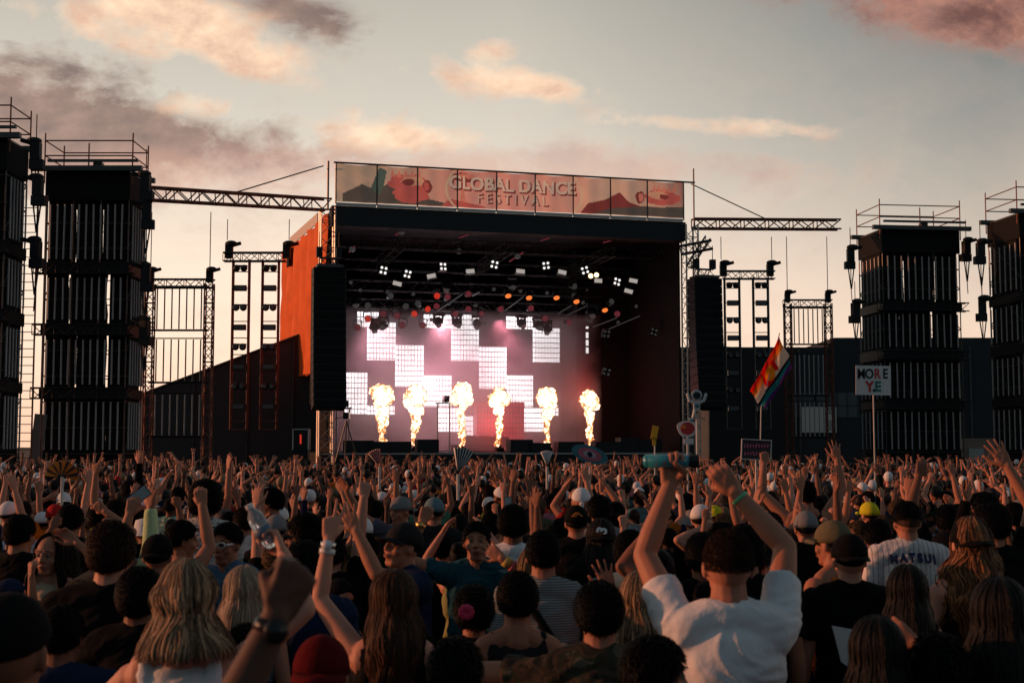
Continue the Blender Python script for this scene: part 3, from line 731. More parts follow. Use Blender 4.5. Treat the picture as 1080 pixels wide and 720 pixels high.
for i, (x, yt, yb, rpx) in enumerate([(403, 404, 456, 10.5), (438, 406, 460, 10.5), (487, 404, 440, 10), (527, 409, 459, 9.5), (578, 409, 465, 9.5), (621.5, 412, 463, 9.5)]):
    V_ = 3.0; u_, zt = ray(x, yt, V_); _, zb_ = ray(x, 468, V_); sc = 1 / 22.0
    o = empty('flame_jet', S(u_, V_, DK), TH, f'{FLN[i]} flame from the left, a bright fireball shooting up from the stage', 'flame', 'six flame jets across the stage')
    b = MB(); b.box((0, 0, .11), (.36, .36, .22)); b.tube((0, 0, .2), (0, 0, .34), .09, .07, n=10); b.build('burner', M_blkplast, o)
    H_ = zt - DK; b = MB(); r0 = rpx * sc * 1.12; rnd = random.Random(i + 3)
    hd = H_ - r0
    b.ell((0, 0, hd), (r0, r0, r0 * 1.0), 20, 14)
    for k in range(7): a = rnd.uniform(0, 6.28); b.ell((cos(a) * r0 * .6, sin(a) * r0 * .6, hd + rnd.uniform(-.8, .5) * r0), (r0 * .5,) * 3, 12, 9)
    pz = hd - r0 * .5; px_ = 0.; rr_ = r0 * .6; stem = H_ - .30
    K = 9
    for k in range(K):
        nzp = pz - (stem - r0 * 1.4) / K; nx = rnd.uniform(-.09, .09) * (1 - k / K * .6); nr_ = r0 * (.47 - .27 * (k / K)) * rnd.uniform(.7, 1.25)
        b.limb((px_, 0, pz), rr_, (nx, rnd.uniform(-.05, .05), max(.3, nzp)), nr_, 12, 3); pz, px_, rr_ = nzp, nx, nr_
        if k % 2: b.ell((nx + rnd.choice((-1, 1)) * nr_, 0, nzp), (nr_ * .5, nr_ * .5, nr_ * .9), 10, 7)
    fo_ = link('flame', b.mesh('flame', M_flame, True), o)
    a = fo_.modifiers.new('r', 'REMESH'); a.mode = 'VOXEL'; a.voxel_size = .035; a.use_smooth_shade = True
    s2 = fo_.modifiers.new('s', 'SMOOTH'); s2.factor = .5; s2.iterations = 3; fo_['_post'] = 'flame'; REM.append(fo_)
def fl_post(me):
    me_off = Vector((rr.uniform(0, 50), 0, 0))
    for v in me.vertices:
        c = v.co; q = Vector((c.x, c.y, c.z - 1))
        d = noise.noise_vector(c * 2.2 + me_off) * .16 + noise.noise_vector(c * 8) * .07; v.co = c + d
POST['flame'] = fl_post
# ---- stage smoke, lit by the wall and by added lights without fixtures
b = MB(); u0, zt = ray(352, 300, 4); u1, _ = ray(628, 400, 4)
b.box(((u0 + u1) / 2, 5.5, (DK + .05 + 8.9) / 2), (u1 - u0, 5.0, 8.9 - DK - .05))
ms = bpy.data.materials.new('smoke'); ms.use_nodes = True; t = NT(ms.node_tree)
nz = t.n('ShaderNodeTexNoise', {'Vector': t.n('ShaderNodeTexCoord').outputs['Object'], 'Scale': .45, 'Detail': 3.0}).outputs[0]
dn = t.m('MULTIPLY', t.m('SUBTRACT', nz, .30), 1.0, clamp=True)
t.n('ShaderNodeOutputMaterial', {1: t.n('ShaderNodeVolumePrincipled', {'Color': (.9, .72, .76, 1), 'Density': dn, 'Anisotropy': .1})})
so_ = b.build('smoke', ms); so_.location = OL; so_.rotation_euler = (0, 0, TH); tag(so_, 'pale pink smoke hanging in front of the video wall', 'smoke', kind='stuff')
# ---- stage lights
def lampmat(name, c, s_): return mat(name, (.06, .06, .06), .3, emit=c, es=s_)
LM = dict(white=lampmat('lamp_white', (1, .95, .9), 1.1), amber=lampmat('lamp_amber', (1, .22, .04), 1.0), pink=lampmat('lamp_pink', (.9, .12, .17), .12), red=lampmat('lamp_red', (1, .05, .02), .5), dimw=lampmat('lamp_dim', (.75, .7, .68), .04), warm=lampmat('lamp_warm', (1, .62, .3), 4.))
def protolamp(kind, col):
    o = empty('stage_light')
    if kind == 'blinder':
        b = MB(); b.box((0, .1, 0), (.42, .16, .42)); b.build('housing', M_blkplast, o)
        for sx in (-1, 1):
            for sz in (-1, 1): b = MB(); b.tube((sx * .11, .02, sz * .11), (sx * .11, -.01, sz * .11), .065, n=12); b.build('lens', LM[col], o)
    elif kind == 'strobe':
        b = MB(); b.box((0, .1, 0), (.50, .18, .28)); b.build('housing', M_blkplast, o); b = MB(); b.box((0, 0, 0), (.42, .03, .2)); b.build('lens', LM[col], o)
    elif kind == 'disc':
        b = MB(); b.tube((0, .32, .0), (0, .0, 0), .12, .17, n=14); b.build('housing', M_blkplast, o)
        b = MB(); b.tube((0, -.0, 0), (0, -.02, 0), .155, n=16); b.build('lens', LM[col], o)
        b = MB(); b.tube((-.2, .15, 0), (-.2, .15, .32), .02); b.tube((.2, .15, 0), (.2, .15, .32), .02); b.tube((-.2, .15, .32), (.2, .15, .32), .025); b.build('yoke', M_blkplast, o)
    elif kind == 'mover':
        b = MB(); b.ell((0, 0, 0), (.21, .22, .25), 14, 10); b.build('housing', M_blkplast, o, True)
        b = MB(); b.tube((0, -.08, -.14), (0, -.16, -.21), .14, n=14); b.build('lens', LM[col], o)
        b = MB(); b.box((-.25, 0, .1), (.05, .14, .42)); b.box((.25, 0, .1), (.05, .14, .42)); b.box((0, 0, .36), (.56, .3, .14)); b.build('yoke', M_blkplast, o)
    return o
FX = [('blinder', 'white', [(404.6, 285), (430, 289), (467.5, 281), (521.5, 279), (576, 280), (617, 285), (651, 297), (708, 328)], 2.0),
      ('blinder', 'dimw', [(706, 376), (707, 402), (640, 392), (640, 352), (690, 350)], 2.4),
      ('strobe', 'strobe', [(419, 299), (455, 291), (496, 286), (549, 286), (593, 287), (631, 296), (663, 307), (668, 296)], 2.2),
      ('disc', 'dimw', [(428, 323), (441, 320), (484, 265), (388, 322), (412, 312), (645, 318), (606, 302)], 4.2),
      ('disc', 'red', [(437, 331), (451, 326), (388, 336), (461, 312)], 4.2),
      ('disc', 'pink', [(460.5, 323), (472, 313), (494, 310), (494, 326), (404, 331), (424, 343), (446, 343), (528, 326), (651, 331), (508, 331), (560, 325), (377, 345), (419, 333), (480, 331), (575, 336), (600, 340)], 4.2),
      ('disc', 'dimw', [(370 + (i * 47) % 310, 298 + (i * 29) % 44) for i in range(26)], 5.2),
      ('disc', 'amber', [(536, 312), (558, 314), (587, 314), (608, 318), (638, 327)], 4.4),
      ('mover', 'dimw', [(395, 345), (404, 343), (462, 339), (482, 340), (503, 341), (550, 341), (568, 343), (577, 347), (375, 318), (540, 300), (471, 302), (625, 330)], 4.6)]
LM['strobe'] = lampmat('lamp_strobe', (.85, .75, .68), .45)
NMK = dict(blinder='four-lens white blinder lamp', strobe='flat rectangular strobe lamp', disc='round lamp', mover='dark moving-head lamp')
CN = dict(white='', strobe='pale', dimw='dull', red='glowing deep red', pink='glowing pink', amber='glowing amber')
def spotph(x):
    for lim, s_ in ((371, 'by left speaker column'), (392, 'over upper left block'), (420, 'above the first flame'), (450, 'above the second flame'), (472, 'left of the third flame'), (500, 'above the third flame'),
                    (545, 'above the fourth flame'), (565, 'left of the fifth flame'), (595, 'above the fifth flame'), (632, 'above the sixth flame'), (680, 'right of the sixth flame')):
        if x < lim: return s_
    return 'by the right corner truss'
seen = {}
NUM = ['', 'second ', 'third ', 'fourth ', 'fifth ', 'sixth ', 'seventh ', 'eighth ', 'ninth ', 'tenth ', 'eleventh ', 'twelfth ']
for kind, col, pts, v_ in FX:
    pr = protolamp(kind, col)
    for i, (x, y) in enumerate(pts):
        o = pr if i == 0 else copy_tree(pr); u_, z_ = ray(x, y, v_); o.location = S(u_, v_, z_)
        o.rotation_euler = (rr.uniform(-.15, .35), rr.uniform(-.3, .3), TH + rr.uniform(-.4, .4))
        if kind == 'disc' and col == 'amber': o.rotation_euler = (.9, 0, TH)
        if v_ == 5.2: o.scale = (.62,) * 3
        if kind == 'mover': o.rotation_euler = (rr.uniform(-.3, .5), 0, TH + rr.uniform(-.5, .5))
        lb = f"{CN[col]} {NMK[kind]} in the stage roof {spotph(x)}".strip(); k = seen.get(lb, 0); seen[lb] = k + 1
        tag(o, (NUM[k] + lb) if k else lb, 'stage light', kind and {'blinder': 'four-lens blinders in the roof', 'strobe': 'strobes in the roof', 'disc': 'round lamps in the roof', 'mover': 'moving heads in the roof'}[kind])
# slanting bars of light
BARS = [(456, 331, 491, 308, 'dimw'), (522, 335, 552, 313, 'dimw'), (590, 336, 620, 322, 'dimw'), (588, 331, 603, 322, 'dimw'), (635, 350, 675, 333, 'dimw'), (625, 345, 651, 335, 'dimw'), (498, 312, 506, 308, 'dimw'),
        (417, 248, 428, 242, 'pink'), (484, 251, 512, 241, 'pink'), (570, 254, 604, 243, 'pink'), (636, 256, 668, 247, 'pink'), (368, 266, 374, 260, 'pink'), (537, 276, 552, 266, 'pink')]
bn = ['above the second flame', 'above the fourth flame', 'above the sixth flame', 'shorter, above the fifth flame', 'at the far right of the lamps', 'right of the sixth flame', 'shortest, above the third flame', 'above the first flame', 'under the roof beam above the third flame', 'under the roof beam above the fifth flame', 'under the roof beam at the right', 'by the left curtain', 'below the title lettering']
for (xa, ya, xb, yb, cl), wh in zip(BARS, bn):
    v_ = 5.4 if cl == 'dimw' else 1.1
    ua, za = ray(xa, ya, v_); ub, zb_ = ray(xb, yb, v_ - .6)
    o = empty('light_bar', S(ua, v_, za), TH, f"slanting {'white' if cl == 'dimw' else 'pink'} light bar {wh}", 'light bar', 'slanting light bars in the roof')
    d_ = Vector((ub - ua, -.6, zb_ - za)); b = MB(); b.tube((0, 0, 0), d_, .032); b.build('tube', LM[cl], o); b = MB(); b.tube((0, .06, .03), d_ + Vector((0, .06, .03)), .045); b.build('housing', M_blkplast, o)
    if cl == 'pink': b = MB(); m_ = d_ * .6; b.ell(m_ + Vector((0, 0, -.02)), (.15, .15, .13), 10, 8); b.build('lamp_head', LM['dimw'], o)
# vertical strip and hot lamps
ua, za = ray(619, 300, 6.5); ub, zb_ = ray(619, 372, 6.5)
o = empty('light_strip', S(ua, 6.5, zb_), TH, 'upright broken strip of white light right of the video wall', 'light strip')
for k in range(9):
    z0 = (za - zb_) * k / 9; b = MB(); b.box((0, 0, z0 + .13), (.13 if k < 6 else .08, .05, .3 if k < 3 else .12)); b.build('lit_cell', LM['white' if k < 4 else 'dimw'], o)
b = MB(); b.box((0, .06, (za - zb_) / 2), (.2, .05, za - zb_ + .2)); b.build('backing', M_blkplast, o)
for (x, y, wh) in ((623, 291, 'upper, above the sixth flame'), (629, 290, 'second warm lamp above the sixth flame')):
    u_, z_ = ray(x, y, 2.1); o = empty('stage_light', S(u_, 2.1, z_), TH, f'bright warm lamp {wh}', 'stage light'); b = MB(); b.tube((0, 0, 0), (0, -.03, 0), .12, n=12); b.build('lens', LM['warm'], o); b = MB(); b.tube((0, .3, 0), (0, .01, 0), .1, .14, n=12); b.build('housing', M_blkplast, o)
def lamp(typ, u_, v_, z_, e, col, size=1., tgt=None, ang=1.7):  # added lights without a fixture, in and above the smoke to make it glow
    l = bpy.data.lights.new('smoke_glow_light', typ); l.energy = e; l.color = col
    if typ == 'SPOT': l.spot_size = ang; l.spot_blend = 1.0; l.shadow_soft_size = .3
    else: l.shadow_soft_size = size
    o = bpy.data.objects.new('smoke_glow_light', l); COL.objects.link(o); o.location = S(u_, v_, z_)
    if tgt: o.rotation_euler = (Vector(S(*tgt)) - o.location).to_track_quat('-Z', 'Y').to_euler()
lamp('SPOT', 3.0, 7.6, 9.0, 1700, (1, .45, .55), tgt=(4.0, 5.2, 2.2)); lamp('SPOT', 6.6, 7.6, 9.0, 2100, (1, .42, .52), tgt=(7.0, 5.2, 2.2))
lamp('SPOT', 9.8, 7.6, 9.0, 1300, (1, .32, .42), tgt=(9.8, 5.2, 2.2)); lamp('POINT', ray(624, 408, 4.6)[0], 4.6, 4.9, 110, (1, .05, .04), size=.5)
lamp('POINT', ray(520, 425, 4.6)[0], 4.6, 3.4, 130, (1, .10, .10), size=.5)
lamp('POINT', ray(450, 380, 5.5)[0], 5.5, 5.4, 220, (1, .5, .6), size=.8)  # added point lights float in the smoke for a soft red and pink glow
# ---- line arrays
def array(px_, yt, yb, Y, w_, n_, label):
    p0 = at(px_, yt, Y); p1 = at(px_, yb, Y); h = p0.z - p1.z
    o = empty('line_array', (p0.x, Y, p1.z), .26, label, 'speaker column')
    for k in range(n_):
        z = h * (1 - (k + .5) / n_); t = k / n_; b = MB(); curve = -.5 * t * t
        b.box((0, curve, z), (w_, .9, h / n_ - .03), Matrix.Rotation(-t * .25, 3, 'X')); c_ = b.build('cabinet', M_dark, o)
        b = MB(); b.box((0, curve - .46, z), (w_ * .9, .03, h / n_ - .08), Matrix.Rotation(-t * .25, 3, 'X')); b.build('grille', M_scrim, c_)
    b = MB(); b.box((0, 0, h + .06), (w_ * .8, 1.0, .12)); b.truss((-w_ * .3, 0, h + .3), (w_ * .3, 0, h + .3), .3, .3, .03); b.build('flying_frame', M_steel, o)
    for s in (-.3, .3):
        b = MB(); b.tube((s * w_, 0, h + .4), (s * w_, 0, h + 1.6), .02); b.box((s * w_, 0, h + .7), (.25, .25, .45)); b.build('hoist', M_dark, o)
    b = MB(); [b.tube((w_ / 2 * s, .3, h), (w_ / 2 * s, .3, .2), .02) for s in (-1, 1)]; b.build('cable', M_dark, o)
    return o
array(347, 283, 431, 57.5, 1.42, 16, 'tall black hanging speaker column left of the stage opening')
array(743, 294, 431, 62.5, 1.40, 16, 'tall black hanging speaker column right of the stage opening')
o = empty('speaker_outrigger', at(722, 264, 62.5), -.1, 'dark steel outrigger holding the right speaker column', 'outrigger')
b = MB(); b.truss((-.2, 0, 0), (1.3, -.1, .25), .4, .4, .04); b.truss((.2, 0, -.8), (1.1, 0, .6), .25, .4, .04); b.build('arm', M_steel, o)
# ---- wing trusses, stay wires
def wing(a, bpt, wd, label, red):
    o = empty('wing_truss', a, 0, label, 'truss')
    d_ = bpt - a; b = MB(); b.truss((0, 0, 0), d_, wd, .62, .045, rl=.03); b.build('truss_frame', red, o)
    return o
M_rust = mat('red_primer_steel', (.20, .075, .05), .6, .3, var=.3, vscale=3)
wing(at(152, 204, 51.5), at(346, 216, 59.4), .5, 'long dark horizontal truss from the left light tower to the stage', M_rust)
wing(at(731, 236, 64.6), at(885, 237, 66), .48, 'red brown horizontal truss reaching right from the stage roof', M_rust)
def wire(pts, r, name, label, cat):
    b = MB(); [b.tube(pts[i], pts[i + 1], r, n=5) for i in range(len(pts) - 1)]; tag(b.build(name, M_dark), label, cat)
wire([at(341, 175, 59.8), at(245, 204, 55.5)], .03, 'stay_wire', 'thin stay wire from the banner down to the left truss', 'wire')
wire([at(729, 194, 64.8), at(808, 231, 65.3)], .03, 'stay_wire', 'thin stay wire from the banner down to the right truss', 'wire')
# ---- lamp goalposts
def hoist(b, x, z, s=1.):
    b.box((x, 0, z + .25 * s), (.34 * s, .3 * s, .62 * s)); b.ell((x + .1 * s, -.05, z + .62 * s), (.30 * s, .2 * s, .16 * s), 10, 6); b.tube((x, 0, z + .5 * s), (x + .55 * s, 0, z + .66 * s), .09 * s)
def goal(px1, px2, yb_, ybot, xl, xr, Y, ztr, label, labs):
    o = empty('lamp_truss', Vector((at((px1 + px2) / 2, 470, Y).x, Y, 0)), 0, label, 'truss'); ox = o.location.x
    zb_ = at(px1, yb_, Y).z; z0 = at(px1, ybot, Y).z
    b = MB(); b.truss((at(xl, yb_, Y).x - ox, 0, zb_), (at(xr, yb_, Y).x - ox, 0, zb_), .40, .42, .035); b.build('crossbar', M_steel, o)
    for q in (px1, px2):
        x = at(q, 470, Y).x - ox
        b = MB()
        for s in (-.38, .38):
            b.tube((x + s, 0, z0 - .3), (x + s, 0, zb_ - .1), .045); b.tube((x + s, .3, z0 - .3), (x + s, .3, zb_ - .1), .035)
            for k in range(20): zz_ = z0 - .3 + (zb_ - z0) * k / 20; b.tube((x + s, 0, zz_), (x + s, .3, zz_ + .3), .018, n=4)
        b.tube((x - .38, 0, z0 - .3), (x + .38, 0, z0 - .3), .035)
        for k in range(10): zz_ = z0 + (zb_ - z0) * (k + .1) / 10; b.tube((x - .38, 0, zz_), (x + .38, 0, zz_), .022, n=4)
        b.build('upright', M_rust if Y < 64 else M_steel, o)
        for k in range(8):
            zz_ = zb_ - .55 - (zb_ - z0 - .4) * k / 8
            if k % 2 == 0:
                b = MB(); [b.ell((x + s, -.12, zz_), (.17, .15, .17), 10, 8) for s in (-.17, .17)]; b.box((x, 0, zz_ + .12), (.6, .2, .08)); lp = b.build('twin_lamp', M_blkplast, o)
                if k >= 2:
                    for s in (-.17, .17): b = MB(); b.tube((x + s, -.25, zz_), (x + s, -.28, zz_), .10, n=10); b.build('lens', LM['off'], lp)
            else:
                b = MB(); b.box((x, 0, zz_), (.56, .25, .26)); lp = b.build('strobe_lamp', M_blkplast, o); b = MB(); b.box((x, -.14, zz_), (.5, .03, .2)); b.build('lens', LM['off'], lp)
    for xx, s in ((xl, -1), (xr, 1)):
        b = MB(); hoist(b, at(xx, 470, Y).x - ox + .1 * -s, zb_, 1.0); b.build('hoist', M_dark, o)
        b = MB(); b.tube((at(xx, 470, Y).x - ox, 0, zb_ + .8), (at(xx, 470, Y).x - ox, 0, ztr), .02, n=4); b.build('chain', M_dark, o)
LM['off'] = mat('unlit_lens', (.14, .13, .13), .25)
goal(251, 282.5, 271, 446, 236, 302, 62, at(236, 215, 58).z, 'hanging goalpost truss with two columns of lamps left of the stage', '')
goal(774.5, 805, 290, 446, 763, 817, 68, at(763, 243, 66).z, 'hanging goalpost truss with two columns of lamps right of the stage', '')
def rodframe(x1, x2, yb_, rows, Y, ztr, label, chains=True):
    o = empty('tube_frame', Vector((at((x1 + x2) / 2, 470, Y).x, Y, 0)), 0, label, 'truss frame'); ox = o.location.x
    zb_ = at(x1, yb_, Y).z; X1 = at(x1, 470, Y).x - ox; X2 = at(x2, 470, Y).x - ox
    b = MB(); b.truss((X1 - .2, 0, zb_), (X2 + .2, 0, zb_), .36, .4, .03); b.build('crossbar', M_steel, o)
    for X_ in (X1, X2): b = MB(); b.truss((X_, 0, 0), (X_, 0, zb_), .34, .42, .035, up=(0, 1, 0)); b.build('upright', M_rust, o)
    for (ya, yb2, show) in rows:
        za, zb2 = at(x1, ya, Y).z, at(x1, yb2, Y).z
        b = MB(); b.tube((X1, 0, zb2 - .05), (X2, 0, zb2 - .05), .05); b.tube((X1, 0, za + .05), (X2, 0, za + .05), .03); b.build('rail', M_dark, o)
        n_ = 7
        for k in range(n_):
            x = X1 + .32 + (X2 - X1 - .64) * k / (n_ - 1); b = MB(); b.tube((x, -.05, zb2), (x, -.05, za), .03, n=6); b.build('light_tube', M_rod if show else M_steel, o)
    for X_ in (X1, X2):
        b = MB(); hoist(b, X_, zb_ + .1, .8); b.build('hoist', M_dark, o)
        if X_ == X2 or chains: b = MB(); b.tube((X_, 0, zb_ + .6), (X_, 0, ztr), .02, n=4); b.build('chain', M_dark, o)
rodframe(155, 218, 299, [(303, 347, 0), (358, 402, 0), (416, 459, 1)], 56, at(155, 210, 53).z, 'hanging frame of thin upright tubes beside the left light tower')
rodframe(833, 876, 320, [(326, 362, 0), (374, 416, 1), (424, 460, 1)], 68, at(833, 243, 66).z, 'hanging frame of thin upright tubes right of the rainbow flag')
# ---- scaffold light towers
def tower(pxc, Y, w_, d_, rot, label, seed, side=0, k_=1.0, dx0=0):
    rnd = random.Random(seed); c0 = at(pxc, 470, Y)
    o = empty('light_tower', (c0.x, Y, 0), rot, label, 'tower')
    ROWS = [(2.0, 3.85), (4.4, 6.15), (6.8, 8.45), (9.05, 11.2)]
    ROWS = [(a * k_, b_ * k_) for a, b_ in ROWS]; ZP = 12.45 * k_; hw = w_ / 2
    b = MB()
    for x in (-hw, -hw * .33, hw * .33, hw):
        for y in (0, d_):
            b.tube((x, y, 0), (x, y, ZP), .03)
    for z in [i * 1.0 for i in range(1, int(ZP) + 1)]:
        for y in (0, d_): b.tube((-hw, y + .04, z), (hw, y + .04, z), .024)
        for x in (-hw, hw): b.tube((x, 0, z), (x, d_, z), .024)
    for i in range(6):
        z = i * 2.; b.tube((-hw, d_, z), (-hw * .33, d_, z + 2), .022); b.tube((hw, 0, z), (hw, d_, z + 2), .022); b.tube((-hw, 0, z), (-hw, d_, z + 2), .022)
    b.build('scaffold_frame', M_steel, o)
    # cloths hung between the poles at the back, with gaps
    for zi, (a, c_) in enumerate([(1.0, 4.1), (4.1, 6.5), (6.5, 8.8), (8.8, 11.4)]):
        xs = [-hw, -hw * .42 + rnd.uniform(-.3, .3), hw * .36 + rnd.uniform(-.3, .3), hw]
        for q in range(3):
            x0_, x1_ = xs[q] + (.02 if q else 0), xs[q + 1] - (rnd.choice((.0, .0, .05, .08)) if q < 2 and zi and seed != 2 else 0)
            if zi == 0 and q < 2: x1_ += .05
            pts = [(x0_, a * k_)] + [(x1_ + rnd.uniform(-.05, .05), (a + (c_ - a) * j / 4) * k_) for j in range(5)] + [(x0_, c_ * k_)]
            b = MB(); b.prism(pts, (.32 if q != 1 else .36), (.33 if q != 1 else .37)); b.build('cloth', M_scrim, o)
    for a, c_ in ((0, 1.0),):
        b = MB(); b.box((0, d_ / 2, .55), (w_ + .5, d_ + .6, 1.1)); b.box((0, d_ / 2, 1.4), (w_ + .2, d_, .7)); b.build('base', M_dark, o)
    b = MB(); b.box((0, d_ / 2, (11.35 + 12.4) / 2 * k_), (w_ + .06, d_ + .1, 1.05 * k_)); b.build('header', M_scrim, o)
    for a, c_ in ((3.9, 4.35), (6.2, 6.75), (8.5, 9.0)):
        b = MB(); b.box((0, -.02, (a + c_) / 2 * k_), (w_ + .12, .14, (c_ - a) * k_ * .8)); b.truss((-hw - .3, -.15, (a + c_) / 2 * k_), (hw + .3, -.15, (a + c_) / 2 * k_), .4, .45, .03); b.build('lamp_band', M_dark, o)
        b = MB(); b.box((side * hw, d_ / 2, (a + c_) / 2 * k_), (.14, d_, (c_ - a) * k_ * .8)); b.build('side_band', M_dark, o)
    n_ = 11
    for ri, (a, c_) in enumerate(ROWS):
        for i in range(n_):
            x = -hw + .22 + (w_ - .44) * i / (n_ - 1)
            b = MB(); b.tube((x + rnd.uniform(-.02, .02), -.12, a + .05), (x, -.12, c_ - .05), .036, n=6); b.build('light_tube', M_rod, o)
        if side:
            for i in range(6):
                y = .25 + (d_ - .5) * i / 5; b = MB(); b.tube((side * (hw + .1), y, a + .05), (side * (hw + .1), y, c_ - .05), .036, n=6); b.build('light_tube', M_rod, o)
    if side:
        for zi, (a, c_) in enumerate([(1.0, 4.1), (4.1, 6.5), (6.5, 8.8), (8.8, 11.4)]):
            b = MB(); b.box((side * (hw - .04), d_ * .5 + .1, (a + c_) / 2 * k_), (.02, d_ - .5, (c_ - a) * k_)); b.build('cloth', M_scrim, o)
    b = MB(); b.box((0, -.2, ZP + .05), (w_ + 1.1, .22, .2)); b.box((.2, -.1, ZP + .38), (w_ + .3, .12, .1)); b.box((0, d_, ZP + .05), (w_ + .8, .2, .2)); b.box((0, d_ / 2, ZP), (w_, d_, .06)); b.box((.3, .3, ZP + .25), (.35, .3, .25)); b.build('platform', M_steel, o)
    b = MB()
    for x in (-hw - .1, hw + .1):
        for y in (0, d_): b.tube((x, y, ZP - .5), (x, y, ZP + 1.5), .03)
    b.tube((0, 0, ZP), (0, 0, ZP + 1.1), .03) if seed % 2 else None
    for z in (.6, 1.2):
        for y in (0, d_): b.tube((-hw - .1, y, ZP + z), (hw + .1, y, ZP + z), .028)
        for x in (-hw - .1, hw + .1): b.tube((x, 0, ZP + z), (x, d_, ZP + z), .025)
    b.build('railing', M_rust, o)
    return o
tower(86, 51.5, 3.25, 2.2, .0, 'tall dark scaffold light tower second from the left', 1, side=1, k_=1.05)
tower(-41, 47, 2.6, 2.0, .0, 'leftmost scaffold light tower, cut by the picture edge', 2, side=1, k_=1.07)
tower(976, 65, 3.95, 3.0, .12, 'dark scaffold light tower behind the MORE YE sign', 3, side=-1, k_=1.04)
tower(1125, 60.5, 3.9, 3.0, .12, 'rightmost scaffold light tower, cut by the picture edge', 4, side=-1, k_=1.04)
# moving rigs on chains beside the towers
HPOS = [(38, 158, 47.5, 'beside the leftmost light tower, upper'), (40, 196, 47.5, 'beside the leftmost light tower, second down'), (154, 192, 51, 'top, between left light tower and long truss'), (155, 222, 51, 'just below the left end of the long truss'),
        (154, 288, 51.5, 'right of the left light tower, at mid height'), (153, 345, 51.5, 'right of the left light tower, low down'), (38, 262, 48, 'in the dark gap between the left towers'),
        (897, 268, 64, 'left of the MORE YE tower, upper'), (902, 325, 64, 'left of the MORE YE tower, lower'), (1019, 260, 64, 'between the two right towers, on the left'), (1034, 262, 60, 'between the two right towers, on the right'), (1036, 322, 60, 'low beside the rightmost tower')]
hp = empty('chain_hoist')
b = MB(); hoist(b, 0, -.3, 1.0); b.box((-.05, 0, -.55), (.5, .3, .35)); b.build('motor', M_dark, hp)
b = MB(); b.tube((0, 0, -1.7), (0, 0, 1.3), .02); b.tube((-.12, 0, -.7), (0, 0, -1.7), .03); b.tube((.15, 0, -.7), (.02, 0, -1.7), .03); b.tube((0, 0, -1.7), (.03, 0, -2.3), .02); b.build('chain', M_dark, hp)
for i, (x, y, Y, wh) in enumerate(HPOS):
    o = hp if i == 0 else copy_tree(hp); o.location = at(x, y, Y); o.rotation_euler = (0, 0, (0 if x > 500 else pi) + rr.uniform(-.3, .3)); o.scale = (1, 1, 1)
    tag(o, 'black chain hoist hanging ' + wh, 'hoist', 'chain hoists on the towers')
# ladders / poles in the gap between the left towers
o = empty('access_ladder', Vector((at(33, 470, 49).x, 49, 0)), 0, 'tall scaffold access ladder between the two left towers', 'ladder')
b = MB()
for x in (-.55, .0, .35): b.tube((x, 0, 0), (x, 0, 11.6), .035)
b.build('pole', M_rust, o)
for k in range(36): b = MB(); b.tube((-.55, 0, .3 + k * .31), (0, 0, .3 + k * .31), .016, n=4); b.build('rung', M_rust, o)
o = empty('ramp', Vector((at(36, 470, 50).x, 50.2, 0)), 0, 'pale steep stair leaning in the gap between the left towers', 'stair')
b = MB(); b.box((0, 0, 1.9), (.45, .1, 3.2), Matrix.Rotation(.1, 3, 'Y')); b.build('flight', M_alu, o)
b = MB(); b.box((-.1, .1, 1.5), (1.2, .1, .5)); b.build('landing', M_pale, o)
# ---- buildings behind
def house(name, pts, Y, dep, m, label, extra=None):
    o = empty(name, (0, Y, 0), 0, label, 'building'); b = MB(); b.prism(pts, 0, dep); b.build('wall', m, o)
    if extra: extra(o)
    return o
zx = lambda x, y, Y: (at(x, y, Y).x, at(x, y, Y).z)
def tent_extra(o):
    for x in (205, 262, 310):
        X_, z_ = zx(x, 348 + (330 - x) * .375 + 2, 66); b = MB(); b.tube((X_, -.05, 0), (X_, -.05, z_), .05); b.build('pole', M_steel, o)
    b = MB(); a = zx(140, 419, 66); c_ = zx(345, 342, 66); b.tube((a[0], -.02, a[1]), (c_[0], -.02, c_[1]), .06); b.build('roof_edge', M_steel, o)
house('tarpaulin_wall', [(zx(120, 470, 66)[0], 0), (zx(345, 470, 66)[0], 0), zx(345, 342, 66), zx(140, 419, 66), (zx(120, 470, 66)[0], zx(120, 424, 66)[1])], 66, 4.0, M_tent, 'dark grey tarpaulin wall with sloping top behind the left lamp truss', tent_extra)
def ws(o):
    for (x0_, x1_) in ((786, 806), (835, 858), (861, 905)):
        a = zx(x0_, 414, 92); c_ = zx(x1_, 440, 92); b = MB(); b.box(((a[0] + c_[0]) / 2, -.02, (a[1] + c_[1]) / 2), (c_[0] - a[0], .08, a[1] - c_[1])); f_ = b.build('window', M_glass, o)
        b = MB(); [b.box((a[0] + (c_[0] - a[0]) * q / 4, -.08, (a[1] + c_[1]) / 2), (.08, .06, a[1] - c_[1])) for q in range(5)]; b.box(((a[0] + c_[0]) / 2, -.08, (a[1] + c_[1]) / 2), (c_[0] - a[0], .06, .08)); b.build('mullion', M_steel, f_)
    a = zx(845, 429, 92); c_ = zx(882, 456, 92); b = MB(); b.box(((a[0] + c_[0]) / 2, -.1, (a[1] + c_[1]) / 2), (c_[0] - a[0], .12, a[1] - c_[1])); b.build('shutter', M_pale, o)
    for x in range(770, 1100, 36):
        X_, z_ = zx(x, 366, 92); b = MB(); b.box((X_, -.12, z_ / 2), (.12, .1, z_)); b.build('downpipe', M_steel, o)
house('warehouse', [(zx(700, 470, 92)[0], 0), (zx(1200, 470, 92)[0], 0), zx(1200, 356, 92), zx(880, 356, 92), zx(872, 366, 92), zx(700, 366, 92)], 92, 30, M_wh, 'long dark warehouse with window band behind the right towers', ws)
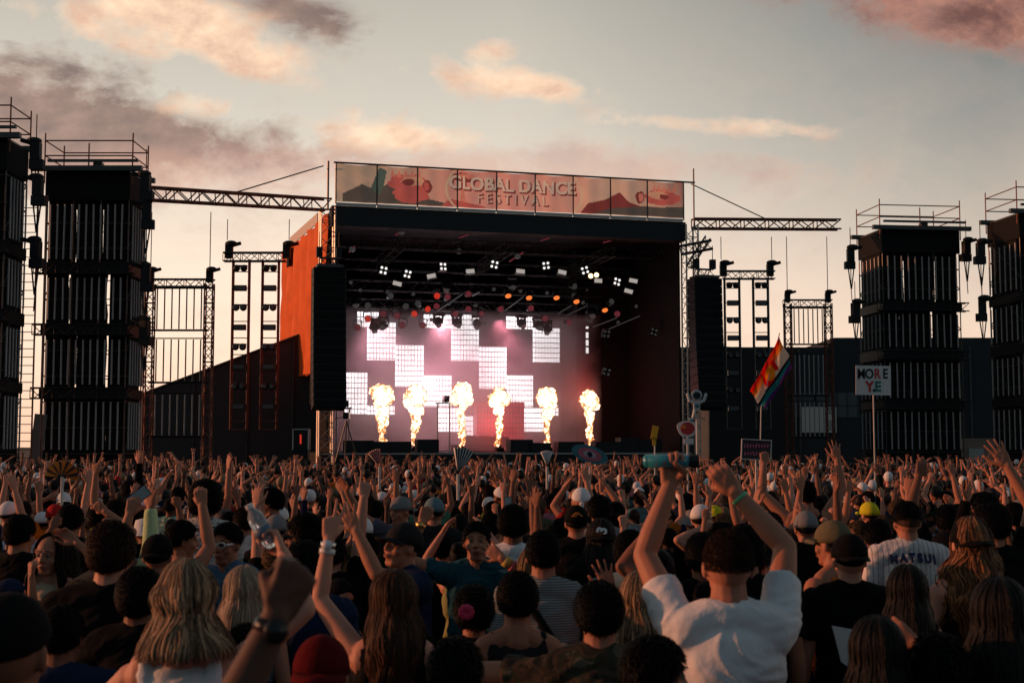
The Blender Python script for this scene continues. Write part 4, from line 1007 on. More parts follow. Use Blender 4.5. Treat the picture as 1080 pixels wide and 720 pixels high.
house('marquee_wall', [(zx(748, 470, 76)[0], 0), (zx(834, 470, 76)[0], 0), zx(834, 384, 76), zx(790, 367, 76), zx(748, 364, 76)], 76, 5, M_tent, 'plain dark grey tarpaulin wall behind the rainbow flag')
o = empty('site_office', Vector((at(1033, 470, 72).x, 72, 0)), 0, 'small beige site cabin between the two right towers', 'cabin')
b = MB(); b.box((0, 1.5, 1.35), (1.6, 3, 2.7)); b.build('wall', mat('beige_cladding', (.42, .30, .24), .8, var=.1), o); b = MB(); b.box((-.2, -.03, 1.1), (.8, .06, 2.1)); b.build('door', M_pale, o)
# ---- small things in front of the stage
p = at(317, 477, 57); o = empty('monitor_case', (p.x, 57, 0), 0, 'black box with a white outlined front below the left speaker column', 'case')
z0, z1 = at(317, 474, 57).z, at(317, 452, 57).z
b = MB(); b.box((0, .3, (z0 + z1) / 2), (.68, .6, z1 - z0)); b.build('body', M_dark, o); b = MB()
for s in (-1, 1): b.box((s * .33, -.03, (z0 + z1) / 2), (.04, .04, z1 - z0))
b.box((0, -.03, z1 - .02), (.64, .04, .04)); b.build('frame', M_pale, o); b = MB(); b.box((0, .3, z0 / 2), (.6, .5, z0)); b.build('plinth', M_dark, o)
b = MB(); b.box((.0, -.03, (z0 + z1) / 2), (.07, .04, .4)); b.build('red_handle', LM['red'], o)
p = at(365, 477, 58); o = empty('camera_tripod', (p.x, 58, 0), 0, 'camera on a tall tripod platform beside the left speaker column', 'camera'); zc = at(365, 437, 58).z
b = MB(); b.box((0, 0, .75), (1.6, 1.2, 1.5)); b.build('platform', M_dark, o)
for a in (0.5, 2.6, 4.7): b = MB(); b.tube((0, 0, zc - .25), (cos(a) * .6, sin(a) * .4, 1.5), .03); b.build('leg', M_steel, o)
b = MB(); b.box((0, .05, zc - .05), (.25, .5, .28)); b.tube((0, .3, zc - .03), (0, .6, zc), .08, n=10); b.tube((-.1, -.2, zc - .1), (-.45, -.35, zc - .2), .02); b.build('camera_body', M_blkplast, o)
# ================================================================== THINGS HELD ABOVE THE CROWD
def pole_thing(name, label, cat, px_, py_, Y, zbot=1.3, r=.014, m=None, group=None):
    p = at(px_, py_, Y); o = empty(name, (p.x, Y, zbot), 0, label, cat, group)
    b = MB(); b.tube((0, .02, 0), (0, .02, p.z - zbot), r); b.build('stick', m or M_pale, o); return o, p.z - zbot
# sign MORE YE
o, h = pole_thing('cardboard_sign', 'white hand-lettered sign reading MORE YE held up on a white stick', 'sign', 921, 401, 26)
sw_, sh_ = 37 / F * 26, 31 / F * 26
M_card = mat('white_card', (.72, .70, .68), .8, var=.12, vscale=6)
b = MB(); b.box((0, 0, h), (sw_, .012, sh_), Matrix.Rotation(.02, 3, 'Y')); bd = b.build('board', M_card, o)
MI = {k: mat('ink_' + k, c, .8) for k, c in dict(black=(.02, .02, .025), red=(.55, .05, .05), green=(.05, .22, .18), navy=(.02, .03, .09), white=(.8, .8, .8), orange=(.8, .22, .03), pink=(.6, .15, .25)).items()}
for i, (ch_, cl) in enumerate(zip('MORE', ('black', 'black', 'red', 'black'))): text(ch_, .27, .002, .006, 'letter', MI[cl], bd, (-.235 + i * .157, -.012, h + .12), sx=.78)
text('Y', .27, .002, .012, 'letter', MI['red'], bd, (-.075, -.012, h - .13), sx=.9); text('.', .27, .002, .012, 'letter', MI['black'], bd, (.01, -.012, h - .13)); text('E', .27, .002, .012, 'letter', MI['green'], bd, (.085, -.012, h - .13), sx=.9)
rnd = random.Random(4)
for x, z in ((-.29, .02), (-.24, -.16), (-.16, .03), (.2, -.06), (.28, .06), (.27, -.2), (-.3, -.22), (.18, -.22)): b = MB(); b.box((x, -.010, h + z), (.016, .004, .016)); b.build('ink_dot', MI['pink'], bd)
# rainbow flag
Yf = 30; A, B_, C_, D_ = at(791, 412, Yf), at(822, 354, Yf), at(836.5, 388, Yf), at(806, 432, Yf)
o = empty('flag', (at(803, 470, Yf).x, Yf, 1.4), 0, 'rainbow striped flag with white field and red and yellow round emblem on a pole', 'flag'); base = o.location
pt = at(822.5, 351, Yf) - base; b = MB(); b.tube((-.05, .03, 0), (at(803, 430, Yf) - base) + Vector((0, .04, 0)), .013); b.tube((at(803, 430, Yf) - base) + Vector((0, .04, 0)), pt + Vector((0, .03, 0)), .012); b.build('pole', M_pale, o)
FM = [mat('flag_' + k, c, .8, bump=.2, bscale=12) for k, c in dict(red=(.85, .06, .03), orange=(.9, .26, .04), amber=(.92, .5, .14), white=(.85, .78, .70), black=(.03, .035, .035), teal=(.06, .42, .45), violet=(.22, .08, .36), gold=(.9, .5, .05)).items()]
for m_ in FM: thin(m_, .8)
nu, nz = 64, 46; b = MB(); v = []; f = []; mi = []
for j in range(nz + 1):
    for i in range(nu + 1):
        s_, t_ = j / nz, i / nu
        p = (A * (1 - s_) + B_ * s_) * (1 - t_) + (D_ * (1 - s_) + C_ * s_) * t_ - base
        p = p + Vector((.02 * sin(t_ * 9 + s_ * 3), .05 * sin(t_ * 11 + s_ * 4) * (.3 + t_) + .05 * sin(s_ * 14 + t_ * 5), .03 * sin(t_ * 8 + s_ * 7) * t_)); v.append(p)
for j in range(nz):
    for i in range(nu):
        s_, t_ = (j + .5) / nz, (i + .5) / nu
        k = 0 if t_ < .12 else 1 if t_ < .22 else 2 if t_ < .34 else 3 if t_ < .62 else 4 if t_ < .70 else 5 if t_ < .86 else 6
        dx, dy = (t_ - .40) * .72, (s_ - .50) * 1.35; r_ = sqrt(dx * dx + dy * dy); an = atan2(dy, dx)
        if r_ < .155 and t_ < .7: k = 7
        elif r_ < .27 and t_ < .66 and not (abs(an - .5) < .55): k = 0
        q = j * (nu + 1) + i; f.append((q, q + 1, q + nu + 2, q + nu + 1)); mi.append(k)
n0 = len(v); b.v = [tuple(x) for x in v] + [(x[0], x[1] + .004, x[2]) for x in v]; b.f = f + [tuple(n0 + i for i in q[::-1]) for q in f]; b.mi = mi + mi
b.build('cloth', FM, o, True)
# white figure totem
o, h = pole_thing('totem', 'white cut-out figure totem with raised arms and dark visor on a pole', 'totem', 735, 436, 21, r=.016)
k = 21 / F; M_tw = mat('totem_white', (.55, .60, .60), .6, var=.15, vscale=9)
o.location.z += h; zt_ = o.location.z
for ch_ in kids(o): ch_.location.z -= h
b = MB(); b.tube((0, -.02, 19.5 * k), (0, .02, 19.5 * k), 5.6 * k, n=18); b.build('head', M_tw, o)
b = MB(); b.tube((0, -.032, 19 * k), (0, -.02, 19 * k), 3.9 * k, n=16); b.build('visor', M_blkplast, o)
b = MB(); b.prism([(-3.2 * k, 3 * k), (3.2 * k, 3 * k), (3.6 * k, 13 * k), (-3.6 * k, 13 * k)], -.02, .02); b.build('torso', M_tw, o)
for s in (-1, 1):
    b = MB(); b.limb((s * 3.4 * k, 0, 12 * k), 1.7 * k, (s * 7.6 * k, 0, 13.5 * k), 1.5 * k); b.limb((s * 7.6 * k, 0, 13.5 * k), 1.5 * k, (s * 9.6 * k, 0, 20 * k), 1.6 * k); b.build('arm', M_tw, o)
    b = MB(); b.limb((s * 2.2 * k, 0, 3 * k), 1.9 * k, (s * 4.4 * k, 0, -5 * k), 1.5 * k); b.box((s * 6.2 * k, -.01, -5.6 * k), (4.6 * k, .04, 2.4 * k)); b.build('leg', M_tw if s < 0 else mat('totem_peach', (.6, .36, .26), .7), o)
b = MB(); b.box((0, -.03, 8 * k), (4 * k, .012, 3.4 * k)); b.build('chest_panel', mat('totem_teal', (.06, .16, .17), .6), o)
# red round sign
o, h = pole_thing('round_sign', 'round red sign with a thick white rim below the white figure totem', 'sign', 725, 452, 22)
k = 22 / F
b = MB(); b.prism([(cos(a) * (10.5 + 1.2 * sin(3 * a)) * k, h + sin(a) * (9.5 + 1. * cos(2 * a)) * k) for a in [i * pi / 14 for i in range(28)]], -.01, .02); b.build('rim', M_card, o)
b = MB(); b.prism([(cos(a) * 7.4 * k, h + (sin(a) * 6.6 + .4) * k) for a in [i * pi / 12 for i in range(24)]], -.022, -.012); b.build('disc', MI['red'], o)
b = MB(); b.prism([(-4 * k + cos(a) * 2.6 * k, h + (sin(a) * 2.2 + 2) * k) for a in [i * pi / 8 for i in range(16)]], -.03, -.024); b.build('spot', MI['orange'], o)
b = MB(); b.box((1 * k, -.02, h - 13 * k), (10 * k, .03, 6 * k)); b.build('tassel', M_card, o)
# framed sign
o, h = pole_thing('framed_sign', 'dark framed placard with a white border held up near the flag', 'sign', 797.5, 474, 17.5)
k = 17.5 / F; M_plc = mat('placard', (.06, .04, .045), .8, var=.5, vscale=30)
b = MB(); b.box((0, 0, h), (30 * k, .015, 20 * k), Matrix.Rotation(.05, 3, 'Y')); b.build('panel', M_plc, o)
b = MB(); R_ = Matrix.Rotation(.05, 3, 'Y')
for c_, d_ in (((0, -.012, 10.4 * k), (31.5 * k, .03, 1.0 * k)), ((0, -.012, -10.4 * k), (31.5 * k, .03, 1.0 * k)), ((15.4 * k, -.012, 0), (1.0 * k, .03, 20 * k)), ((-15.4 * k, -.012, 0), (1.0 * k, .03, 20 * k))): b.box(R_ @ Vector(c_) + Vector((0, 0, h)), d_, R_)
b.build('border', M_pale, o); b = MB(); rnd = random.Random(9)
for r_ in (-1, 1):
    for i in range(9): b.box((-12 * k + i * 3 * k, -.012, h + r_ * 4 * k), (1.4 * k, .004, rnd.uniform(2.5, 5) * k), Matrix.Rotation(rnd.uniform(-.5, .5), 3, 'Y'))
b.build('faded_marks', MI['pink'], o)
# eye-patterned round flag
o, h = pole_thing('eye_banner', 'teal and pink oval banner painted with one large eye above the crowd', 'banner', 622, 479, 24)
k = 24 / F
def oval(rx, rz, y, m, nm, dx=0, dz=0): b = MB(); b.prism([(dx * k + cos(a) * rx * k, h + dz * k + sin(a) * rz * k - .25 * cos(a) * rx * k) for a in [i * pi / 16 for i in range(32)]], y - .006, y); b.build(nm, m, o)
oval(19, 9.5, 0, mat('eye_teal', (.05, .20, .24), .8, var=.5, vscale=9), 'cloth'); oval(12.5, 6.6, -.008, mat('eye_pink', (.5, .14, .2), .8, var=.3, vscale=9), 'eyelid'); oval(6.6, 3.7, -.016, mat('eye_grey', (.5, .42, .45), .8), 'eye_white'); oval(2.8, 3.0, -.024, MI['navy'], 'iris'); oval(1.4, 1.5, -.032, MI['black'], 'pupil')
# yellow foam pointer, fans
o, h = pole_thing('yellow_placard', 'small yellow orange card raised near the right corner truss', 'sign', 690.5, 457, 26)
b = MB(); b.box((0, 0, h + .02), (.12, .02, .26), Matrix.Rotation(.2, 3, 'Y')); b.box((-.01, 0, h - .16), (.07, .02, .14)); b.build('card', mat('yellow_card', (.85, .42, .03), .7), o)
def fan(px_, py_, Y, r_, a0, a1, m1, m2, label, tilt=0.):
    o, h = pole_thing('folding_fan', label, 'fan', px_, py_, Y, zbot=at(px_, py_, Y).z - .25)
    n_ = 14; b = MB(); b2 = MB()
    for i in range(n_):
        t0, t1 = a0 + (a1 - a0) * i / n_, a0 + (a1 - a0) * (i + 1) / n_; y0_, y1_ = (-.012, .012) if i % 2 else (.012, -.012)
        bb = b if i % 2 else b2
        bb.add([(cos(t0) * .04, y0_, h + sin(t0) * .04), (cos(t0) * r_, y0_, h + sin(t0) * r_), (cos(t1) * r_, y1_, h + sin(t1) * r_), (cos(t1) * .04, y1_, h + sin(t1) * .04),
                (cos(t0) * .04, y0_ + .004, h + sin(t0) * .04), (cos(t0) * r_, y0_ + .004, h + sin(t0) * r_), (cos(t1) * r_, y1_ + .004, h + sin(t1) * r_), (cos(t1) * .04, y1_ + .004, h + sin(t1) * .04)],
               [(0, 1, 2, 3), (7, 6, 5, 4), (0, 4, 5, 1), (3, 2, 6, 7), (1, 5, 6, 2)])
    b.build('leaf', m1, o); b2.build('leaf_stripe', m2, o)
fan(483, 500, 13, .26, .9, 1.75, MI['white'], MI['black'], 'black and white zebra striped folding fan held up below the third flame')
fan(400, 492, 15, .2, 1.5, 2.3, MI['white'], MI['red'], 'white and red folding fan held up below the first flame')
fan(65, 503, 12, .15, -.2, 3.3, MI['black'], MI['orange'], 'open orange and black folding fan below the left light tower')
fan(577, 492, 15, .18, 1.2, 2.0, MI['white'], MI['white'], 'plain white folding fan held up below the fifth flame')
# ================================================================== NEAR PEOPLE
HAIRM = {}
def hair_mesh(kind):
    if kind in HAIRM: return HAIRM[kind]
    st = None
    def tf(b, *a, **k): q = tufts(*a, **k); b.add(q.v, q.f); return b
    if kind == 'short': b, m = tf(shell(nu=64, nv=36, th=.010, rough=.05, low=-.66), 4200, .018, 3, .007), M_hair
    elif kind == 'messy': b, m = tf(shell(nu=64, nv=36, th=.011, rough=.10, seed=5, low=-.68), 4800, .030, 4, .011, curl=.5), M_hair
    elif kind == 'curls': b, m = tf(shell(nu=80, nv=44, th=.018, rough=.12, curl=9., seed=7, low=-.68), 5200, .026, 5, .020, curl=2.5), M_hair
    elif kind == 'afro': b, m = tf(shell(nu=80, nv=44, th=.055, rough=.06, curl=8., seed=9, low=-.8), 5200, .035, 6, .062, curl=2.5), M_hair
    elif kind == 'under': b, m = shell(nu=48, nv=26, th=.008, rough=.05, seed=2, low=-.6), M_hair
    elif kind == 'scalp_crop': b, m = tf(shell(nu=64, nv=32, th=.002, rough=.03, seed=2, low=-.3, ear=.05), 5200, .007, 12, .0025, low=-.3, wd=.0012), M_hair
    elif kind == 'buzz': b, m = shell(nu=64, nv=32, th=.003, rough=.05, seed=2), M_hair
    elif kind == 'fade': b, m = tf(shell(nu=64, nv=36, th=.008, rough=.08, seed=3, low=.30, ear=.2, front=.5), 3000, .022, 8, .012, low=.22), M_hair
    elif kind.startswith('s'): i_ = int(kind[1]); b, m = tf(shell(nu=40, nv=22, th=.007 + .004 * i_, rough=.08, seed=i_ * 3, curl=12, low=-.66), 1500, .030 + .004 * i_, i_, .006 + .004 * i_, wd=.0035, curl=.4 * i_), M_hair
    elif kind == 'bob': (b, st), m = locks(1200, .13, .013, 3, .0032, az0=.75, segs=20, spread=1.7), M_blonde
    elif kind == 'plat': (b, st), m = locks(700, .27, .008, 4, .0035, segs=16), M_plat
    elif kind == 'brownlong': (b, st), m = locks(1000, .50, .010, 6, .0034, az0=.8, fl=.35, segs=20), M_brown
    elif kind == 'blacklong': (b, st), m = locks(800, .46, .007, 8, .0035, az0=.8, fl=.3, segs=18), M_blackh
    elif kind == 'curlylong': (b, st), m = locks(800, .44, .022, 9, .0036, az0=.8, segs=24, spread=1.6), M_curly
    elif kind == 'ashlong': (b, st), m = locks(700, .36, .008, 10, .0036, segs=18), M_blonde
    elif kind[0] == 'l': (b, st), m = locks(150, .26 + .07 * int(kind[1]), .008, 20 + int(kind[1]), .010, segs=10), M_hair
    elif kind == 'bun':
        b = shell(nu=48, nv=26, th=.011, rough=.08, seed=4, low=-.5); m = M_hair; b.ell((0, -.085, .085), (.045, .045, .042), 14, 10)
    elif kind == 'pony':
        b = shell(nu=48, nv=26, th=.011, rough=.08, seed=4, low=-.5); m = M_hair
        b.limb((0, -.09, .07), .022, (0, -.15, .02), .036); b.limb((0, -.15, .02), .036, (0.01, -.15, -.14), .028); b.limb((0.01, -.15, -.14), .028, (.015, -.13, -.27), .008)
    me = b.mesh('hair', m, True)
    if st: a = me.attributes.new('streak', 'FLOAT', 'POINT'); a.data.foreach_set('value', st)
    HAIRM[kind] = me; return me
def cloth_mesh(kind):
    if kind in HAIRM: return HAIRM[kind]
    if kind == 'bandana':
        b = shell(nu=64, nv=34, th=.013, rough=.03, seed=6, low=-.2, front=.40, ear=.05); b.ell((0, -.112, -.005), (.022, .016, .014), 10, 8); b.limb((0, -.112, -.01), .012, (.02, -.13, -.09), .006); b.limb((0, -.112, -.01), .012, (-.03, -.125, -.08), .006)
    else: b = dict(cap=lambda: cap_mb(False), capback=lambda: cap_mb(True), bucket=bucket_mb, beanie=lambda: shell(nu=64, nv=34, th=.020, rough=.03, seed=6, low=-.25, front=.40, ear=.0))[kind]()
    HAIRM[kind] = b.mesh(kind, M_cloth, True); return HAIRM[kind]
for k_ in ('bob', 'brownlong'): pass
HCOL = dict(scalp=(.075, .040, .028), maroon=(.09, .004, .006), black=(.004, .0035, .004), dark=(.008, .005, .004), brown=(.03, .014, .008), auburn=(.045, .015, .008), blonde=(.26, .16, .085), grey=(.14, .13, .125))
COLR = dict(maroon=(.09, .004, .006), black=(.005, .005, .006), charcoal=(.018, .018, .020), grey=(.20, .20, .21), white=(.74, .74, .76), navy=(.012, .022, .055), blue=(.08, .16, .26), teal=(.015, .07, .095), red=(.42, .02, .02), orange=(.65, .15, .02), yellow=(.62, .58, .03),
            green=(.04, .12, .05), olive=(.14, .12, .07), pink=(.50, .16, .22), beige=(.42, .32, .22), purple=(.10, .04, .16), cream=(.6, .52, .42), lime=(.45, .60, .05), steel=(.12, .20, .24))
def stripes(name, a, b_, axis, fr_, thr):
    def fn(t, c, tcn):
        s_ = t.n('ShaderNodeSeparateXYZ', {0: tcn}).outputs[axis]; k = t.m('GREATER_THAN', t.m('SINE', t.m('MULTIPLY', s_, fr_)), thr); return t.mix(k, a, b_)
    return mat(name, a, .9, fn=fn, bump=.35, bscale=22)
M_pin = stripes('pinstripe_cloth', (.66, .64, .64), (.26, .27, .34), 0, 2 * pi / .030, .86)
M_str = stripes('striped_cloth', (.10, .115, .12), (.26, .29, .30), 2, 2 * pi / .012, .0)
def camofn(t, c, tcn):
    n1 = t.n('ShaderNodeTexNoise', {'Vector': tcn, 'Scale': 11., 'Detail': 3.0, 'Distortion': .8}).outputs[0]
    r_ = t.n('ShaderNodeValToRGB', {0: n1}); r_.color_ramp.interpolation = 'CONSTANT'; e = r_.color_ramp.elements
    while len(e) < 4: e.new(.5)
    for x, (p_, c_) in zip(e, [(0, (.012, .011, .008)), (.45, (.05, .032, .02)), (.54, (.028, .034, .018)), (.62, (.10, .085, .06))]): x.position = p_; x.color = (*c_, 1)
    return r_.outputs[0]
M_camo = mat('camouflage_cloth', (.05, .04, .03), .9, fn=camofn, bump=.35, bscale=22)
def florfn(t, c, tcn):
    n1 = t.n('ShaderNodeTexVoronoi', {'Vector': tcn, 'Scale': 38.}).outputs['Distance']; return t.mix(t.m('LESS_THAN', n1, .30), (.5, .48, .46), (.10, .02, .03))
M_flor = mat('patterned_cloth', (.5, .5, .5), .9, fn=florfn); M_bandana = mat('paisley_cloth', (.5, .5, .5), .9, fn=lambda t, c, tcn: t.mix(t.m('LESS_THAN', t.n('ShaderNodeTexVoronoi', {'Vector': tcn, 'Scale': 60.}).outputs['Distance'], .34), (.45, .45, .52), (.05, .05, .14)))
M_lip = mat('lips', (.30, .09, .07), .45)
NEAR = []
def hero(px_, top, D, label, rot=0, sex='m', kind='tee', col='black', skin='tan', hair='short', hcol='black', hat=None, hatcol='black', arms=None, face=False, m=None, vox=.0058, yaw=0., tilt=0., fold='fold', bulk=1.0, tuft=False):
    if 3.2 < D < 11: D *= 1.12
    p = at(px_, top, D); h = p.z; hair_h = {'afro': 1.80, 'messy': 1.785, 'curls': 1.785}.get(hair, 1.765) if not hat else 1.775
    sc = h / hair_h; r_ = R(rot); Ri = Matrix.Rotation(-r_, 3, 'Z')
    la = {}
    for s, a in (arms or {}).items():
        a = list(a); q = [Ri @ Vector(a[0]), Ri @ Vector(a[1]), a[2]]
        q.append(Ri @ Vector(a[3]) if len(a) > 3 and a[3] else None); q.append(Ri @ Vector(a[4] if len(a) > 4 else (0, 1, 0))); la[s] = tuple(q)
    B, TE, TK, LG, TR, J, H, rot3 = person_parts(la, sex, R(yaw), face, R(tilt), bulk=bulk)
    body = grow(B, 'person', SK[skin], None, vox)
    body.location = (p.x, D, 0); body.rotation_euler = (0, 0, r_); body.scale = (sc,) * 3
    tag(body, label, 'person', 'festival crowd facing the stage')
    if kind:
        c = grow({'tee': TE, 'tank': TK, 'long': LG}[kind], {'tee': 't_shirt', 'tank': 'tank_top', 'long': 'long_shirt'}[kind], m or M_cloth, body, .0085, 9); c.color = (*COLR[col], 1); c['_post'] = fold
        body['_top'] = c.name
    t_ = grow(TR, 'trousers', M_denim, body, .014, 4); t_.color = (.012, .014, .02, 1)
    q = Matrix.Translation(HC) @ rot3.to_4x4()
    ho = body
    if hair:
        ho = link('hair', hair_mesh(hair), body); ho.matrix_local = q; ho.color = (*HCOL[hcol], 1)
        if hair in ('bob', 'plat', 'brownlong', 'blacklong', 'curlylong', 'ashlong'):
            s2 = link('scalp_hair', hair_mesh('scalp'), ho); s2.color = (*HCOL['dark' if hair != 'plat' else 'blonde'], 1)
        if hair == 'fade': s2 = link('shaved_hair', hair_mesh('buzz'), ho); s2.color = (.10, .052, .036, 1)
    if hat:
        c = link({'capback': 'cap'}.get(hat, hat), cloth_mesh(hat), body); c.matrix_local = q; c.color = (*COLR.get(hatcol, (0, 0, 0)), 1); body['_hat'] = c.name
    if face:
        for s in (-1, 1):
            b = MB(); b.ell((0, 0, 0), (.0125,) * 3, 12, 8); e = link('eye', b.mesh('eye', M_eye, True), body); e.location = H(s * .031, .0765, .010)
            b = MB(); b.ell((0, .0095, 0), (.006, .004, .006), 10, 6); i_ = b.build('iris', M_iris, e, True)
            b = MB(); b.limb((-.014, -.002, -.001), .0018, (.004, .003, .003), .0024, 8, 2); b.limb((.004, .003, .003), .0024, (.015, 0, 0), .002, 8, 2); e2 = link('eyebrow', b.mesh('eyebrow', M_hair, True), body); e2.location = H(s * .031, .092, .033); e2.color = (*HCOL['black'], 1)
            e.rotation_euler = rot3.to_euler(); e2.rotation_euler = rot3.to_euler()
        b = MB(); b.limb((-.020, -.004, 0), .0035, (0, .003, .001), .0055, 8, 2); b.limb((0, .003, .001), .0055, (.020, -.004, 0), .0035, 8, 2); b.limb((-.014, -.003, -.008), .004, (.014, -.003, -.008), .004, 8, 2)
        l = link('lips', b.mesh('lips', M_lip, True), body); l.location = H(0, .0965, -.056); l.rotation_euler = rot3.to_euler()
    NEAR.append((p.x, D)); Mw = Matrix.Translation(body.location) @ Matrix.Rotation(r_, 4, 'Z') @ Matrix.Scale(sc, 4)
    return dict(o=body, J=J, M=Mw, sc=sc, H=H, rot3=rot3)
HAIRM['scalp'] = shell(.010, low=-.75, nu=40, nv=24).mesh('scalp', M_hair, True)
def wristband(h, s, m, name='wristband', w=.028, r=.033, off=.03):
    sh, el, wr, hd, nr, la = h['J'][s]; d = (wr - el).normalized(); b = MB(); c = wr - d * off; b.tube(c - d * w / 2, c + d * w / 2, r, n=18); return b.build(name, m, h['o'], True)
def watch(h, s, m, r=.032, face_m=None):
    o = wristband(h, s, m, 'watch', .022, r, .025); sh, el, wr, hd, nr, la = h['J'][s]; d = (wr - el).normalized(); c = wr - d * .025 - nr * (r + .002)
    b = MB(); b.tube(c, c - nr * .010, .021, n=16); b.build('watch_face', face_m or M_blkplast, o, True)
def grip_point(h, s, k=.075, n=.03):
    sh, el, wr, hd, nr, la = h['J'][s]; return h['M'] @ (wr + hd * k + nr * n), (h['M'].to_3x3() @ la).normalized(), (h['M'].to_3x3() @ hd).normalized()
# --- the white T-shirt man with the bottle
h1 = hero(768, 552, 4.4, 'man in plain white T-shirt, shaved head, both arms up gripping a blue bottle', col='white', skin='tan', hair='scalp_crop', hcol='scalp', fold='fold2', bulk=1.0, m=None,
          arms={-1: ((-.30, .62, .72), (.36, .10, .93), 'grip', (.1, .0, 1), (0, -1, .1)), 1: ((.20, .55, .80), (-.62, .25, .72), 'grip', (-.55, .1, .75), (0, 1, 0))}, vox=.005)
wristband(h1, 1, mat('green_band', (.12, .5, .25), .5), r=.031, w=.012)
gp, la_, hd_ = grip_point(h1, -1, .085, .024)
o = empty('drink_bottle', gp, 0, 'large translucent blue bottle with black lid held sideways by the white T-shirt man', 'bottle')
M_blue = mat('blue_bottle', (.03, .26, .34), .18, spec=.6); b = MB()
b.tube((-.10, 0, 0), (.06, 0, 0), .026, n=20); b.ell((-.10, 0, 0), (.016, .026, .026), 16, 8); b.build('body', M_blue, o, True)
b = MB(); b.tube((.06, 0, 0), (.07, 0, 0), .022, n=16); b.tube((.07, 0, 0), (.10, 0, 0), .027, n=18); b.build('lid', M_blkplast, o)
b = MB(); b.tube((-.07, 0, 0), (-.06, 0, 0), .0266, n=20); b.build('measure_band', mat('pale_band', (.3, .5, .5), .4), o)
# --- blonde woman
h2 = hero(196, 586, 3.9, 'woman with shoulder-length wavy blonde highlighted hair and white tank top, lower left', sex='f', kind='tank', col='white', skin='pale', hair='bob', hcol='blonde',
          arms={1: ((.76, .2, .62), (-.38, .62, .62), 'grip', (-.4, .5, .7), (-.6, .2, .3)), -1: ((-.65, .45, -.55), (.3, .6, -.7), 'relax')})
gp, la_, hd_ = grip_point(h2, 1, .085, .03)
o = empty('water_bottle', gp, 0, 'clear plastic water bottle held up by the fist at lower left', 'bottle'); o.rotation_euler = (.1, -.5, 0); o.scale = (.85, .85, .85)
M_pet = mat('clear_plastic', (.75, .82, .86), .08, spec=.6); M_pet.node_tree.nodes['Principled BSDF'].inputs['Transmission Weight'].default_value = .75; b = MB()
pts = [(.0, -.05), (.034, -.05), (.036, -.03), (.034, -.01), (.036, .01), (.034, .03), (.036, .05), (.035, .075), (.030, .10), (.016, .120), (.014, .130)]
n_ = 20; v = [(cos(2 * pi * i / n_) * r, sin(2 * pi * i / n_) * r, z) for r, z in pts for i in range(n_)]; b.add(v, [(j * n_ + i, j * n_ + (i + 1) % n_, (j + 1) * n_ + (i + 1) % n_, (j + 1) * n_ + i) for j in range(len(pts) - 1) for i in range(n_)])
b.build('bottle_body', M_pet, o, True); b = MB(); b.tube((0, 0, .130), (0, 0, .148), .017, n=14); b.build('bottle_cap', M_white, o)
b = MB(); b.tube((0, 0, .0), (0, 0, .045), .0368, n=20); b.build('bottle_label', mat('bottle_label', (.10, .16, .24), .5), o, True)
# --- watch arm at the very front
h3 = hero(97, 782, 2.3, 'dark raised forearm with a black wristwatch at the very front, lower left', skin='dark', sex='m', col='black', hair='short', arms={1: ((.10, .12, 1), (.40, .20, .90), 'fist', None, (-.4, .9, 0))}); watch(h3, 1, M_blkplast, .031)
NEAR.pop()
hero(117, 541, 5.1, 'man with short reddish brown hair in plain black T-shirt, seen from behind', col='black', skin='pale', hair='messy', hcol='auburn', tuft=True, bulk=1.08)
hero(8, 618, 3.2, 'dark figure in a black beanie at the bottom left corner', col='teal', skin='brown', hair=None, hat='beanie', hatcol='black', kind='long', bulk=1.15)
hero(20, 540, 7.6, 'black-haired man with ear showing at the left edge', col='black', skin='tan', hair='short', rot=-15)
h = hero(54, 560, 7.2, 'woman facing the camera with her arm bent over her forehead, left side', rot=172, sex='f', kind='tank', col='beige', skin='tan', hair='l1', hcol='dark', face=True, arms={-1: ((.75, -.2, .45), (-.75, .1, .55), 'relax', None, (0, -1, 0))})
h = hero(241, 549, 7.4, 'man facing the camera in white-framed sunglasses and light blue shirt', rot=158, col='blue', skin='tan', hair='fade', hcol='black', face=True)
def shades(h, fm, lm):
    b = MB(); H = h['H']
    for s in (-1, 1):
        b.prism([(cos(a) * .026 + s * .031, sin(a) * .019) for a in [i * pi / 8 for i in range(16)]], .094, .102)
        b.box((s * .066, .055, .004), (.006, .09, .012))
    b.box((0, .099, .004), (.02, .006, .008)); o = b.build('sunglasses', fm, h['o']); o.matrix_local = Matrix.Translation(HC + Vector((0, 0, .008))) @ h['rot3'].to_4x4()
    for s in (-1, 1): b = MB(); b.prism([(cos(a) * .020 + s * .031, sin(a) * .013) for a in [i * pi / 8 for i in range(16)]], .100, .105); b.build('lens', lm, o)
shades(h, M_white, M_blkplast)
h = hero(427, 547, 6.8, 'man in light-brimmed backward cap tilting his face to the left, mouth closed', rot=128, col='navy', skin='tan', hair='buzz', hat='cap', hatcol='charcoal', face=True, tilt=14, arms={-1: ((-.5, -.5, .25), (-.45, .25, .85), 'open', None, (0, 1, 0))})
h = hero(503, 547, 7.6, 'man in teal T-shirt with one arm raised and the other hand over his face', rot=178, col='teal', skin='tan', hair='short', face=True, tilt=6,
         arms={1: ((-.75, -.25, .30), (.38, .1, .92), 'fist', None, (0, 1, 0)), -1: ((.5, -.6, .0), (-.85, -.1, .60), 'open', (-.72, .3, .55), (0, 1, 0))})
watch(h, 1, M_gold, .033, M_gold); wristband(h, -1, mat('bead_band', (.55, .38, .1), .5), r=.034, w=.04, off=.035); wristband(h, -1, mat('pink_band', (.6, .1, .15), .5), r=.036, w=.014, off=.075)
